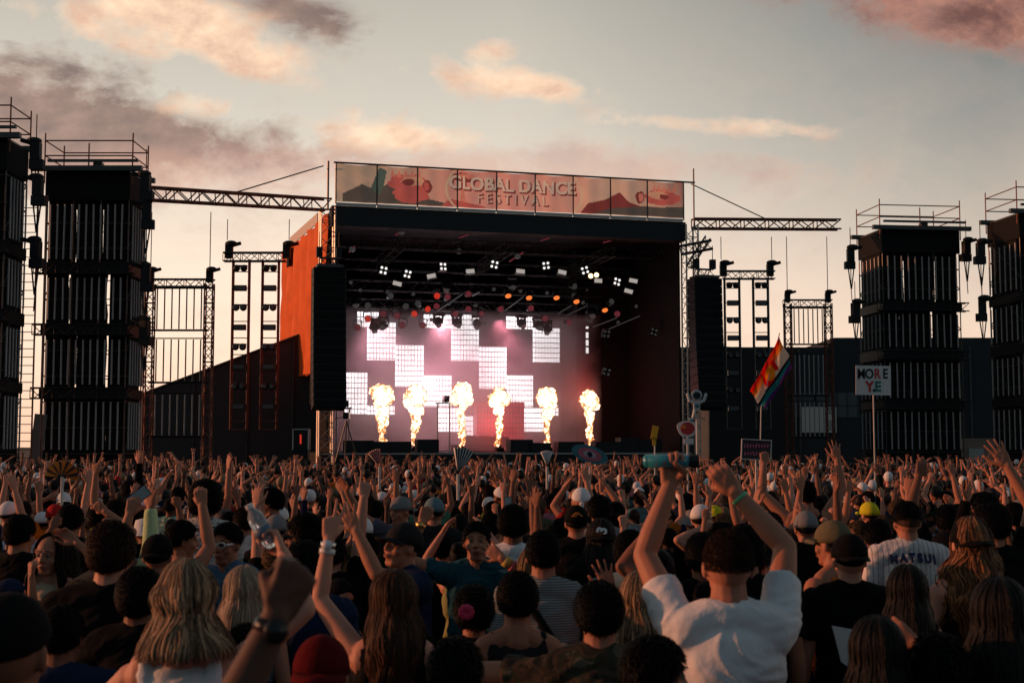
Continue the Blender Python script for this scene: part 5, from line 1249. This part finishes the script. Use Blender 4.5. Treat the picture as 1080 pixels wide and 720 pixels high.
hero(541, 528, 7.9, 'man with thick dark curly hair and white T-shirt right of the teal shirt man', col='white', skin='brown', hair='curls', hcol='black')
h = hero(546, 599, 5.0, 'black-haired man in dark sleeveless basketball jersey with white trim', kind='tank', col='charcoal', skin='tan', hair='short', hcol='black', tuft=True)
h13 = hero(632, 604, 4.5, 'person in brown camouflage T-shirt with black hair reaching an arm to the left', col='black', m=M_camo, skin='tan', hair='messy', hcol='black', tuft=True, arms={-1: ((-.9, .25, .02), (-.86, .42, .12), 'open', None, (0, 1, 0))}, bulk=1.08)
watch(h13, -1, M_blkplast)
hero(674, 600, 5.2, 'woman with long straight ash blonde hair behind the camouflage shirt', sex='f', kind='tank', col='white', skin='pale', hair='ashlong')
hero(686, 660, 3.7, 'black-haired woman in profile facing right at the bottom centre', rot=-72, sex='f', kind='tee', col='black', skin='tan', hair='messy', hcol='black', face=True, tuft=True)
h16 = hero(416, 597, 4.7, 'woman with very long straight brown hair giving a peace sign with her left hand', sex='f', kind='tank', col='black', skin='pale', hair='brownlong', arms={-1: ((-.52, .35, .62), (.12, .15, 1), 'peace', (.12, .1, 1), (0, 1, 0))})
watch(h16, -1, M_silver, .030, M_white); wristband(h16, -1, M_white, 'wrist_cuff', .02, .031, .05)
h = hero(321, 563, 5.8, 'black-haired man in navy shirt with pale collar left of the peace sign', col='navy', skin='tan', hair='messy', hcol='black', tuft=True)
wr_ = MB(); wr_.limb((-.06, -.035, 1.50), .03, (.06, -.035, 1.50), .03); wr_.build('collar', M_card, h['o'], True)
hero(339, 664, 3.7, 'person in a red backward cap and red shirt at the bottom left of centre', col='red', skin='tan', hair='under', hat='capback', hatcol='maroon')
h19 = hero(573, 556, 6.2, 'person in fine striped grey shirt with open hand raised in a bandana cuff', m=M_str, skin='tan', hair='short', hcol='black', arms={1: ((.35, .1, -.4), (-.12, .1, 1), 'open', (-.3, .0, 1), (0, 1, 0))})
wristband(h19, 1, M_bandana, 'bandana_cuff', .07, .040, .035)
b = MB(); b.limb((-.10, -.115, 1.46), .02, (.12, -.15, 1.12), .02, 8, 2); b.build('shoulder_strap', M_black, h19['o'], True)
h20 = hero(634, 543, 7.6, 'person in a black cap with a white 3 on it and long black hair', sex='f', kind='long', col='black', skin='tan', hair='blacklong', hat='capback', hatcol='black')
def cap_mark(h, txt, size, m, rot_=0., z=.075, ang=0.):
    rx, ry, rz = .090, .110, .108; p_ = Vector((0, -ry * .93, .03 + z * .45)); o = text(txt, size, .002, .003, 'cap_emblem', m, h['o'], (0, 0, 0))
    o.matrix_local = Matrix.Translation(HC) @ h['rot3'].to_4x4() @ Matrix.Rotation(ang, 4, 'Z') @ Matrix.Translation((0, -.124, .068)) @ Matrix.Rotation(pi / 2 - .42, 4, 'X') @ Matrix.Rotation(rot_, 4, 'Z')
cap_mark(h20, '3', .085, MI['white'], 1.35)
h21 = hero(608, 530, 9.0, 'person in a black cap with an orange looped emblem on the back', kind='tee', col='black', skin='tan', hair='under', hat='cap', hatcol='black')
b = MB(); Q = [(-.035, -.012), (-.008, .012), (.008, .012), (.018, 0), (.034, -.012)]
for i in range(4): b.limb((Q[i][0], 0, Q[i][1]), .0045, (Q[i + 1][0], 0, Q[i + 1][1]), .0045, 8, 2)
b.limb((-.035, 0, -.012), .0045, (-.012, 0, -.014), .004, 8, 2); b.limb((-.012, 0, -.014), .004, (.008, 0, .012), .0045, 8, 2)
o = b.build('cap_emblem', MI['orange'], h21['o']); o.matrix_local = Matrix.Translation(HC + Vector((0, -.120, .075))) @ Matrix.Rotation(-.42, 4, 'X')
hero(613, 511, 12.5, 'person with a red and white patterned headscarf above the orange emblem cap', col='black', skin='tan', hair=None, hat='bandana', hatcol='white')
bpy.data.objects[NEAR and [o for o in bpy.data.objects if o.name.startswith('bandana')][-1].name].data.materials[0] = M_flor
hero(664, 556, 6.6, 'short-haired person in steel blue T-shirt between the 3 cap and the white T-shirt man', col='steel', skin='brown', hair='short', hcol='black', rot=-20)
hero(694, 575, 5.9, 'woman in black tank top with bare shoulders left of the white T-shirt man', sex='f', kind='tank', col='black', skin='pale', hair='bun', hcol='black')
h24 = hero(632, 520, 9.8, 'person filming with a raised phone above the 3 cap', kind='tee', col='grey', skin='tan', hair='s1', hcol='black', arms={1: ((.62, .3, .25), (.52, .15, .82), 'grip', (.3, .1, .9), (0, 1, 0))})
M_scr = mat('phone_screen', (.02, .03, .04), .15, emit=(.35, .5, .6), es=.05)
def phone(h, s, label, rz=0., tilt=.0):
    gp, la_, hd_ = grip_point(h, s, .10, .028)
    o = empty('phone', gp, rz, label, 'phone', 'phones held up in the crowd'); o.rotation_euler = (0, tilt, rz)
    b = MB(); b.box((0, 0, .02), (.074, .009, .150)); b.build('case', M_blkplast, o); b = MB(); b.box((0, -.006, .02), (.066, .003, .138)); b.build('screen', M_scr, o); return o
phone(h24, 1, 'phone tilted in the raised hand above the 3 cap', 0, -.4)
hero(850, 536, 9.0, 'person in a pale grey cap behind the right elbow of the white T-shirt man', col='black', skin='tan', hair='under', hat='cap', hatcol='grey')
hero(880, 545, 6.9, 'man in olive cap and orange tank top turned half left', rot=42, kind='tank', col='orange', skin='tan', hair='buzz', hat='cap', hatcol='olive', face=True)
h27 = hero(896, 559, 6.2, 'man in black cap and black T-shirt with a white panel on the back', col='black', skin='pale', hair='buzz', hcol='dark', hat='capback', hatcol='black')
b = MB(); b.prism([(-.13, 1.33), (-.02, 1.31), (.06, 1.16), (.02, 1.08), (-.09, 1.16)], -.150, -.138); b.build('white_panel', M_card, h27['o'])
h28 = hero(850, 505, 12.5, 'man in a dark sleeveless top with both arms straight up, right of centre', kind='tank', col='black', skin='tan', hair='short', hcol='dark', arms={-1: ((-.55, .2, .6), (.1, .1, 1), 'fist'), 1: ((.5, .2, .75), (-.12, .1, 1), 'open')}, vox=.007)
h29 = hero(957, 527, 8.0, 'man in white pinstriped baseball shirt with MATSUI across the back', m=M_pin, skin='tan', hair='fade', hcol='black', bulk=1.05, fold='fold')
b = [(c, i) for i, c in enumerate('MATSUI')]
wd = dict(M=.058, A=.05, T=.046, S=.046, U=.048, I=.026); x_ = -sum(wd[c] for c, _ in b) / 2 - .005
for c, i in b:
    xc = x_ + wd[c] / 2; x_ += wd[c] + .002; t_ = xc / .15
    text(c, .072, .004, .0045, 'name_letter', MI['navy'], h29['o'], (xc - .01, -.126 + .014 * t_ * t_, 1.425 - .018 * t_ * t_), rot=(pi / 2 - .42, 0, -.0 + .12 * t_), sx=.86)
hero(957, 593, 5.4, 'woman with straight black hair in front of the pinstriped shirt', sex='f', kind='tank', col='black', skin='tan', hair='blacklong', bulk=.95)
hero(1024, 540, 6.0, 'woman in a black cap with long curly strawberry blonde hair', sex='f', kind='tank', col='black', skin='pale', hair='curlylong', hat='capback', hatcol='black')
h32 = hero(925, 646, 3.9, 'short black-haired person at the bottom right crossing an arm with a white band', sex='f', kind='tee', col='black', skin='tan', hair='blacklong', arms={1: ((.3, .2, .1), (-.55, .2, .45), 'relax')}); wristband(h32, 1, M_white)
hero(1055, 605, 4.0, 'woman with long black hair at the bottom right corner', sex='f', kind='long', col='black', skin='tan', hair='blacklong')
hero(1048, 524, 7.2, 'person with black hair raising an arm at the right edge', kind='tee', col='black', skin='tan', hair='messy', hcol='black', arms={1: ((.2, .1, .9), (-.45, .1, .85), 'open')})
h35 = hero(166, 560, 7.0, 'person in a black cap holding a phone up with both bare arms', col='black', skin='tan', hair='under', hat='capback', hatcol='black', arms={-1: ((-.35, .5, .5), (.25, .1, .95), 'grip'), 1: ((.3, .45, .7), (-.2, .1, 1), 'grip')})
phone(h35, -1, 'small phone held up with two hands at the left', 0, .9)
hero(190, 546, 7.8, 'person in a neon yellow tank top turned to the right', rot=-65, kind='tank', col='lime', skin='tan', hair='short', hcol='black', face=True)
hero(217, 506, 9.5, 'person with huge dark bushy hair and feathered black and white shawl', kind='long', col='black', m=M_flor, skin='brown', hair='afro', hcol='black')
hero(257, 594, 5.6, 'woman with straight platinum blonde hair behind the blonde woman', sex='f', kind='tank', col='steel', skin='pale', hair='plat')
h = hero(288, 512, 10.5, 'man in profile facing left with dark sunglasses and short black hair', rot=80, col='black', skin='tan', hair='short', hcol='black', face=True); shades(h, M_blkplast, M_blkplast)
h = hero(325, 535, 7.0, 'man with black spiky hair and sunglasses in profile, facing left', rot=82, col='black', skin='brown', hair='messy', hcol='black', face=True); shades(h, M_blkplast, M_blkplast)
hero(291, 540, 9.2, 'person in a light grey cap between the two men in sunglasses', col='black', skin='tan', hair='under', hat='cap', hatcol='grey')
hero(350, 562, 7.4, 'pale arm pointing one finger straight up left of centre', col='black', skin='pale', hair='short', hcol='dark', arms={1: ((.0, .2, .95), (.10, .1, 1), 'point')})
hero(458, 522, 10.5, 'person in a teal cap beside the raised gold watch', col='charcoal', skin='tan', hair='under', hat='cap', hatcol='steel')
hero(147, 590, 4.9, 'dark-haired person in a black hood behind the short reddish brown hair', kind='long', col='black', skin='brown', hair='messy', hcol='black')
hero(500, 615, 5.2, 'black-haired woman with a pink flower on her ear, bottom centre', sex='f', kind='tee', col='black', skin='tan', hair='s2', hcol='black')
o = NEAR and bpy.data.objects
hero(466, 560, 8.6, 'dark-haired person in black between the capped man and the teal shirt', col='black', skin='tan', hair='s1', hcol='black')
hero(1000, 530, 9.0, 'person in a black T-shirt right of the pinstriped shirt', col='black', skin='brown', hair='s1', hcol='black', arms={-1: ((-.3, .1, .8), (.3, .1, .9), 'relax')})
hero(786, 546, 6.0, 'black-haired person directly behind the shaved head of the white T-shirt man', col='black', skin='tan', hair='messy', hcol='black')
hero(742, 555, 6.2, 'person with thick black hair just left of the white T-shirt man', col='black', skin='brown', hair='messy', hcol='black', arms={-1: ((-.6, .3, .4), (.5, .2, .6), 'relax')})
hero(388, 560, 8.0, 'dark-haired person in a black tank top behind the peace sign', kind='tank', col='black', skin='tan', hair='s0', hcol='black')
hero(74, 530, 9.0, 'dark-haired person pointing to the left over the crowd', col='black', skin='tan', hair='s1', hcol='dark', arms={1: ((.4, .1, .2), (-.75, .1, .55), 'point')})
hero(1040, 518, 9.5, 'dark-haired person behind the curly-haired woman', col='black', skin='brown', hair='s2', hcol='black')
hero(925, 545, 8.2, 'dark-haired person in red T-shirt left of the pinstriped shirt', col='red', skin='brown', hair='s1', hcol='black')
hero(64, 635, 4.6, 'dark broad-shouldered person in navy at the lower left', col='navy', skin='brown', hair='short', hcol='black', bulk=1.15)
hero(480, 668, 3.8, 'short person in a black and teal print shirt at the bottom centre', col='teal', m=M_flor, sex='f', skin='tan', hair='s1', hcol='black')
hero(990, 665, 3.9, 'black-haired person in black at the bottom right', col='black', skin='tan', hair='s2', hcol='black')
# pink flower
o = empty('flower', at(492, 645, 5.55), 0, 'pink artificial flower beside the reaching hand, bottom centre', 'flower'); b = MB()
for i in range(9): a = i * 2 * pi / 9; b.ell((cos(a) * .018, -.005, sin(a) * .018), (.016, .01, .016), 8, 6)
b.build('petals', mat('pink_petal', (.65, .04, .12), .7), o, True)
# ================================================================== THE CROWD (individual people)
ARCH = [('arms down', {}),
        ('right arm up', {1: ((.25, .15, 1), (.0, .1, 1), 'open')}),
        ('right fist raised', {1: ((.75, .2, .45), (-.1, .1, 1), 'fist')}),
        ('arms spread high', {-1: ((-.5, .15, .85), (-.2, .1, 1), 'open'), 1: ((.5, .15, .85), (.22, .1, 1), 'open')}),
        ('hands joined overhead', {-1: ((-.6, .3, .7), (.55, .1, .8), 'flat', None, (1, 0, 0)), 1: ((.6, .3, .7), (-.55, .1, .8), 'flat', None, (-1, 0, 0))}),
        ('left finger up', {-1: ((-.3, .2, 1), (.1, .1, 1), 'point')}),
        ('both fists up', {-1: ((-.7, .1, .6), (.0, .15, 1), 'fist'), 1: ((.65, .1, .7), (.05, .2, 1), 'fist')}),
        ('horn sign raised', {1: ((.45, .2, .8), (.15, .1, 1), 'rock')}),
        ('hand on head', {-1: ((-.8, .1, .5), (.75, .0, .35), 'relax')}),
        ('phone held high', {1: ((.35, .65, .45), (-.1, .25, 1), 'grip')}),
        ('left arm up', {-1: ((-.2, .1, 1), (-.08, .1, 1), 'open')}),
        ('right arm forward', {1: ((.3, .7, .5), (.1, .5, .8), 'open')})]
AW = [17, 6, 5, 4, 4, 5, 4, 4, 2, 1.5, 5, 6]
r4 = random.Random(31); NB = len(ARCH)
def jit(a):
    f = lambda q, k: tuple(c + r4.uniform(-k, k) for c in q)
    return {s: (f(v[0], .28), f(v[1], .30), v[2] if r4.random() < .7 else 'relax', *v[3:]) for s, v in a.items()}
ARCH += [(n_, jit(a)) for n_, a in ARCH]; AW = AW + AW
TPL = {}
for ai, (nm_, arms) in enumerate(ARCH):
    for sex in 'mf':
        B, TE, TK, LG, TR, J, H, rot3 = person_parts(arms, sex, n=10, fr=1.15)
        e = {'body': grow(B, 'body', SK['tan'], None, .009, 2), 'top': grow(TE if sex == 'm' else TK, 'top', M_cloth, None, .012, 6)}
        e['top']['_post'] = 'foldl'
        if ai == 0: e['tr'] = grow(TR, 'trousers', M_denim, None, .018, 4)
        if ai % NB in (0, 1, 3) and sex == 'm': e['long'] = grow(LG, 'long', M_cloth, None, .012, 6)
        e['J'] = J; TPL[(ai, sex)] = e
POST['foldl'] = lambda me: folds(me, .009, 2.)
grow_all()
rnd = random.Random(77)
cands = []
y = 4.3; row = 0
while y < 54:
    sx_, sy_ = (.66, .80) if y < 20 else (.80, 1.0)
    xlim = y * .395 + .8
    x = -xlim + (row % 2) * sx_ * .5
    while x < xlim:
        X_ = x + rnd.uniform(-.2, .2); Yp = y + rnd.uniform(-.24, .24)
        if all((X_ - a) ** 2 + (Yp - b_) ** 2 > .40 ** 2 for a, b_ in NEAR) and Yp < 56 + X_ * .27 - 2.5: cands.append((X_, Yp))
        x += sx_
    y += sy_; row += 1
cands.sort(key=lambda c: c[1] - abs(c[0]) * .0)
NI = 299 - len(NEAR) - 1
indiv, far = cands[:NI], cands[NI:]
print('near', len(NEAR), 'individuals to', indiv[-1], 'far', len(far))
LM_ = [(30, 'leftmost tower'), (70, 'left tower left edge'), (112, 'left tower middle'), (152, 'left tower right edge'), (190, 'left tube frame'), (232, 'tube frame right edge'), (268, 'left lamp truss'), (305, 'orange side cloth'), (335, 'monitor case'), (372, 'left speaker column'),
       (405, 'first flame'), (425, 'gap past first flame'), (455, 'second flame'), (480, 'gap before third flame'), (507, 'third flame'), (540, 'fourth flame'), (562, 'gap before fifth flame'), (595, 'fifth flame'), (640, 'sixth flame'), (680, 'gap past sixth flame'), (708, 'yellow placard'), (728, 'right corner truss'),
       (762, 'right speaker column'), (795, 'right lamp truss'), (832, 'rainbow flag'), (880, 'right tube frame'), (908, 'MORE YE sign'), (945, 'right tower left edge'), (985, 'right tower middle'), (1022, 'right tower right edge'), (1050, 'beige cabin'), (9999, 'rightmost tower')]
TOPC = ['black'] * 12 + ['charcoal'] * 4 + ['white'] * 4 + ['grey'] * 2 + ['navy'] * 3 + ['red', 'teal', 'blue', 'olive', 'green', 'pink', 'beige', 'orange', 'purple', 'yellow', 'cream', 'steel']
HATC = ['black'] * 5 + ['white'] * 4 + ['grey'] * 2 + ['navy', 'red', 'blue', 'olive', 'yellow', 'beige']
PN = dict(open=None)
recs = []; nphone = 0
CLASH = {}
for (X_, Yp) in indiv:
    sex = 'f' if rnd.random() < .40 else 'm'
    ai = rnd.choices(range(len(ARCH)), AW)[0]
    if Yp < 7.6 or (Yp < 9 and ai % NB in (3, 6)): ai = 0
    e = TPL[(ai, sex)]; hgt = rnd.gauss(1.705 if sex == 'm' else 1.60, .06); hgt = max(1.5, min(1.84, hgt))
    if Yp < 10: hgt = min(hgt, 1.70)
    if Yp < 7.8: hgt = rnd.uniform(1.52, 1.62)
    o = link('person', e['body'].data); ms_ = o.material_slots[0]; ms_.link = 'OBJECT'; sk = rnd.choices(['pale', 'tan', 'brown', 'dark'], [4, 5, 3, 1])[0]; ms_.material = SK[sk]
    rot = rnd.gauss(0, .4) if rnd.random() < .86 else rnd.uniform(-2.6, 2.6)
    o.location = (X_, Yp, 0); o.rotation_euler = (rnd.uniform(-.05, .07), rnd.uniform(-.07, .07), rot); o.scale = (hgt / 1.76,) * 3
    tc_ = rnd.choice(TOPC) if Yp > 7.8 else rnd.choice(['black', 'black', 'charcoal', 'navy']); long_ = 'long' in e and rnd.random() < .3 and tc_ in ('black', 'charcoal', 'grey', 'navy', 'white')
    c = link('long_shirt' if long_ else ('t_shirt' if sex == 'm' else 'tank_top'), (e['long'] if long_ else e['top']).data, o); c.color = (*[q * rnd.uniform(.5, 1.0) for q in COLR[tc_]], 1)
    t_ = link('trousers', TPL[(0, sex)]['tr'].data, o); t_.color = rnd.choice([(.012, .014, .02, 1), (.03, .045, .08, 1), (.1, .1, .1, 1), (.2, .16, .1, 1)])
    hk = rnd.choice(['l0', 'l1', 'l2', 'l3', 'bun', 'pony', 's1']) if sex == 'f' else rnd.choice(['s0', 's0', 's1', 's1', 's2', 's3', 'buzz'])
    hc = rnd.choices(['black', 'dark', 'brown', 'auburn', 'blonde', 'grey'], [8, 6, 4, 1, 3 if sex == 'f' else 1, .5])[0]
    hat = None; htc = None
    if rnd.random() < .34: hat = rnd.choice(['cap', 'capback', 'cap', 'bucket', 'beanie']); htc = rnd.choice(HATC) if Yp > 7.8 else rnd.choice(['black', 'navy']); hk = 'under' if sex == 'm' else rnd.choice(['l1', 'under'])
    hd_ = link('hair', hair_mesh(hk), o); hd_.location = HC; hd_.color = (*HCOL[hc], 1)
    if not hat: hd_.scale = (rnd.uniform(.98, 1.07), rnd.uniform(.98, 1.10), rnd.uniform(.98, 1.08))
    yw = rnd.uniform(-.3, .3) if hk[0] in 's' else 0
    if hat: q = link({'capback': 'cap', 'bucket': 'bucket_hat'}.get(hat, hat), cloth_mesh(hat), o); q.location = HC; q.color = (*COLR[htc], 1)
    hw_ = f'{htc} ' + {'cap': 'cap', 'capback': 'backward cap', 'bucket': 'bucket hat', 'beanie': 'beanie'}[hat] if hat else {'l': 'long ', 's': 'short ', 'b': 'tied ' if hk == 'bun' else 'cropped ', 'p': 'ponytailed '}[hk[0]] + hc + ' hair'
    pxx = 540 + X_ / Yp * F; lm = [n_ for l_, n_ in LM_ if pxx < l_][0]
    gar = {'long_shirt': 'long sleeves', 't_shirt': 'T-shirt', 'tank_top': 'tank top'}[c.name.split('.')[0]]
    recs.append([o, hw_, f'{tc_} {gar}', ARCH[ai][0], lm, Yp, X_])
    if ai % NB == 9:
        sh, el, wr, hdv, nr, la = e['J'][1]; Mw = Matrix.Translation(o.location) @ Matrix.Rotation(rot, 4, 'Z') @ Matrix.Scale(hgt / 1.76, 4)
        gp = Mw @ (wr + hdv * .10 + nr * .028); ph = empty('phone', gp, rot, None, 'phone', 'phones held up in the crowd')
        b = MB(); b.box((0, 0, .02), (.074, .009, .150)); b.build('case', M_blkplast, ph); b = MB(); b.box((0, -.006, .02), (.066, .003, .138)); b.build('screen', M_scr, ph)
        recs[-1].append(ph)
BAND = [(8.6, 'first rows'), (10.6, 'second rows'), (12.6, 'third rows'), (14.6, 'fourth rows'), (16.8, 'fifth rows'), (99, 'sixth rows')]
D_ = {}
for r_ in recs:
    bnd = [n_ for l_, n_ in BAND if r_[5] < l_][0].split()[0]
    lb = f"{r_[1]}, {r_[2]}, {r_[3]}, below {r_[4]}"
    r_.append(lb) if len(r_) == 7 else r_.insert(7, lb); D_.setdefault(lb, []).append(r_)
for lb, L_ in D_.items():
    L_.sort(key=lambda r: r[5])
    for i, r_ in enumerate(L_):
        pre = '' if len(L_) == 1 else (['nearer ', 'farther '] if len(L_) == 2 else ['nearest ', 'middle ', 'farther ', 'farthest ', 'last '])[min(i, 4)]
        tag(r_[0], 'person, ' + lb if not pre else pre + 'person, ' + lb, 'person', 'festival crowd facing the stage')
        if len(r_) > 8: r_[8]['label'] = (pre + 'phone held by person, ' + r_[1] + ', ' + r_[2] + ', below ' + r_[4])
for e in TPL.values():
    for k_, o in e.items():
        if k_ != 'J': bpy.data.objects.remove(o)
# ================================================================== THE FAR CROWD (one mass)
FMAT = [SK['pale'], SK['tan'], SK['brown'], SK['dark']] + [mat('far_' + k_, COLR[k_], .9) for k_ in ('black', 'charcoal', 'white', 'navy', 'red', 'teal', 'orange', 'olive', 'beige', 'pink')] + [mat('far_hair_' + k_, HCOL[k_], .6) for k_ in ('black', 'brown', 'blonde')]
def fararch(arms, hatted):
    b = MB()
    b.cur = 1; b.ell((0, .01, 1.62), (.075, .09, .118), 8, 6); b.limb((0, 0, 1.42), .055, (0, 0, 1.55), .05, 6, 1)
    for s in (-1, 1):
        a = arms.get(s)
        up, fo = (a[0], a[1]) if a else ((s * .2, 0, -1), (s * .1, .3, -1))
        up = Vector(up).normalized(); fo = Vector(fo).normalized(); sh = Vector((s * .165, 0, 1.42)); el = sh + up * .28; wr = el + fo * .24
        b.cur = 2; b.limb(sh, .068, sh + up * .16, .062, 6, 1)
        b.cur = 1; b.limb(sh, .05, el, .038, 6, 1); b.limb(el, .038, wr, .028, 6, 1); b.limb(wr, .03, wr + fo * .08, .036, 6, 1)
        if a:
            for k in range(3): b.limb(wr + fo * .08 + Vector(((k - 1) * .022, 0, 0)), .012, wr + fo * .165 + Vector(((k - 1) * .042, 0, 0)), .009, 4, 1)
    b.cur = 2; b.ell((0, 0, 1.24), (.19, .13, .24), 10, 6); b.ell((0, 0, 1.39), (.20, .10, .09), 8, 5); b.ell((0, 0, .98), (.175, .13, .18), 8, 5)
    b.cur = 4; [b.limb((s * .09, 0, .9), .1, (s * .11, 0, .08), .06, 6, 1) for s in (-1, 1)]
    b.cur = 3; b.ell((0, -.008, 1.652), (.087, .102, .105), 9, 6)
    if hatted: b.box((0, .13, 1.65), (.12, .10, .012))
    vv = np.array(b.v, 'f'); lens = np.array([len(f) for f in b.f], 'i'); lp = np.concatenate([np.array(f, 'i') for f in b.f]); return vv, lens, lp, np.array(b.mi, 'i')
r3 = random.Random(12); FA = []
for i in range(44):
    a = {}
    for s in (-1, 1):
        if r3.random() < .25: a[s] = ((s * r3.uniform(-.1, 1.1), r3.uniform(-.2, .6), r3.uniform(.1, 1)), (s * r3.uniform(-.9, .5), r3.uniform(-.1, .5), r3.uniform(.5, 1)), 'open')
    FA.append(fararch(a, i % 4 == 0))
VV, LL, PP, MM = [], [], [], []; base = 0
for (X_, Yp) in far:
    vv, lens, lp, mi = rnd.choice(FA)
    a = rnd.gauss(0, .4); h_ = rnd.gauss(1.67, .075) / 1.76; c, s = cos(a) * h_, sin(a) * h_
    sxx = rnd.choice((-1, 1)) if False else 1
    p = np.stack([vv[:, 0] * c - vv[:, 1] * s + X_, vv[:, 0] * s + vv[:, 1] * c + Yp, vv[:, 2] * h_], 1)
    tb = np.array([0, rnd.choices([0, 1, 2, 3], [4, 5, 2, 1])[0], rnd.choices(range(4, 14), [10, 4, 3, 3, 1, 1, 1, 1, 1, 1])[0], rnd.choice([14, 14, 14, 14, 15, 16, 6, 4]), rnd.choice([4, 7, 5])], 'i')
    VV.append(p); LL.append(lens); PP.append(lp + base); MM.append(tb[mi]); base += len(vv)
VV = np.concatenate(VV); LL = np.concatenate(LL); PP = np.concatenate(PP); MM = np.concatenate(MM)
me = bpy.data.meshes.new('far_crowd'); me.vertices.add(len(VV)); me.vertices.foreach_set('co', VV.ravel()); me.loops.add(len(PP)); me.loops.foreach_set('vertex_index', PP)
me.polygons.add(len(LL)); me.polygons.foreach_set('loop_start', np.concatenate([[0], np.cumsum(LL)[:-1]]).astype('i')); me.polygons.foreach_set('loop_total', LL)
for m_ in FMAT: me.materials.append(m_)
me.polygons.foreach_set('material_index', MM); me.polygons.foreach_set('use_smooth', np.ones(len(LL), bool)); me.update(calc_edges=True); me.validate()
tag(link('crowd', me), 'dense far crowd with raised hands packed up to the stage', 'crowd', kind='stuff')
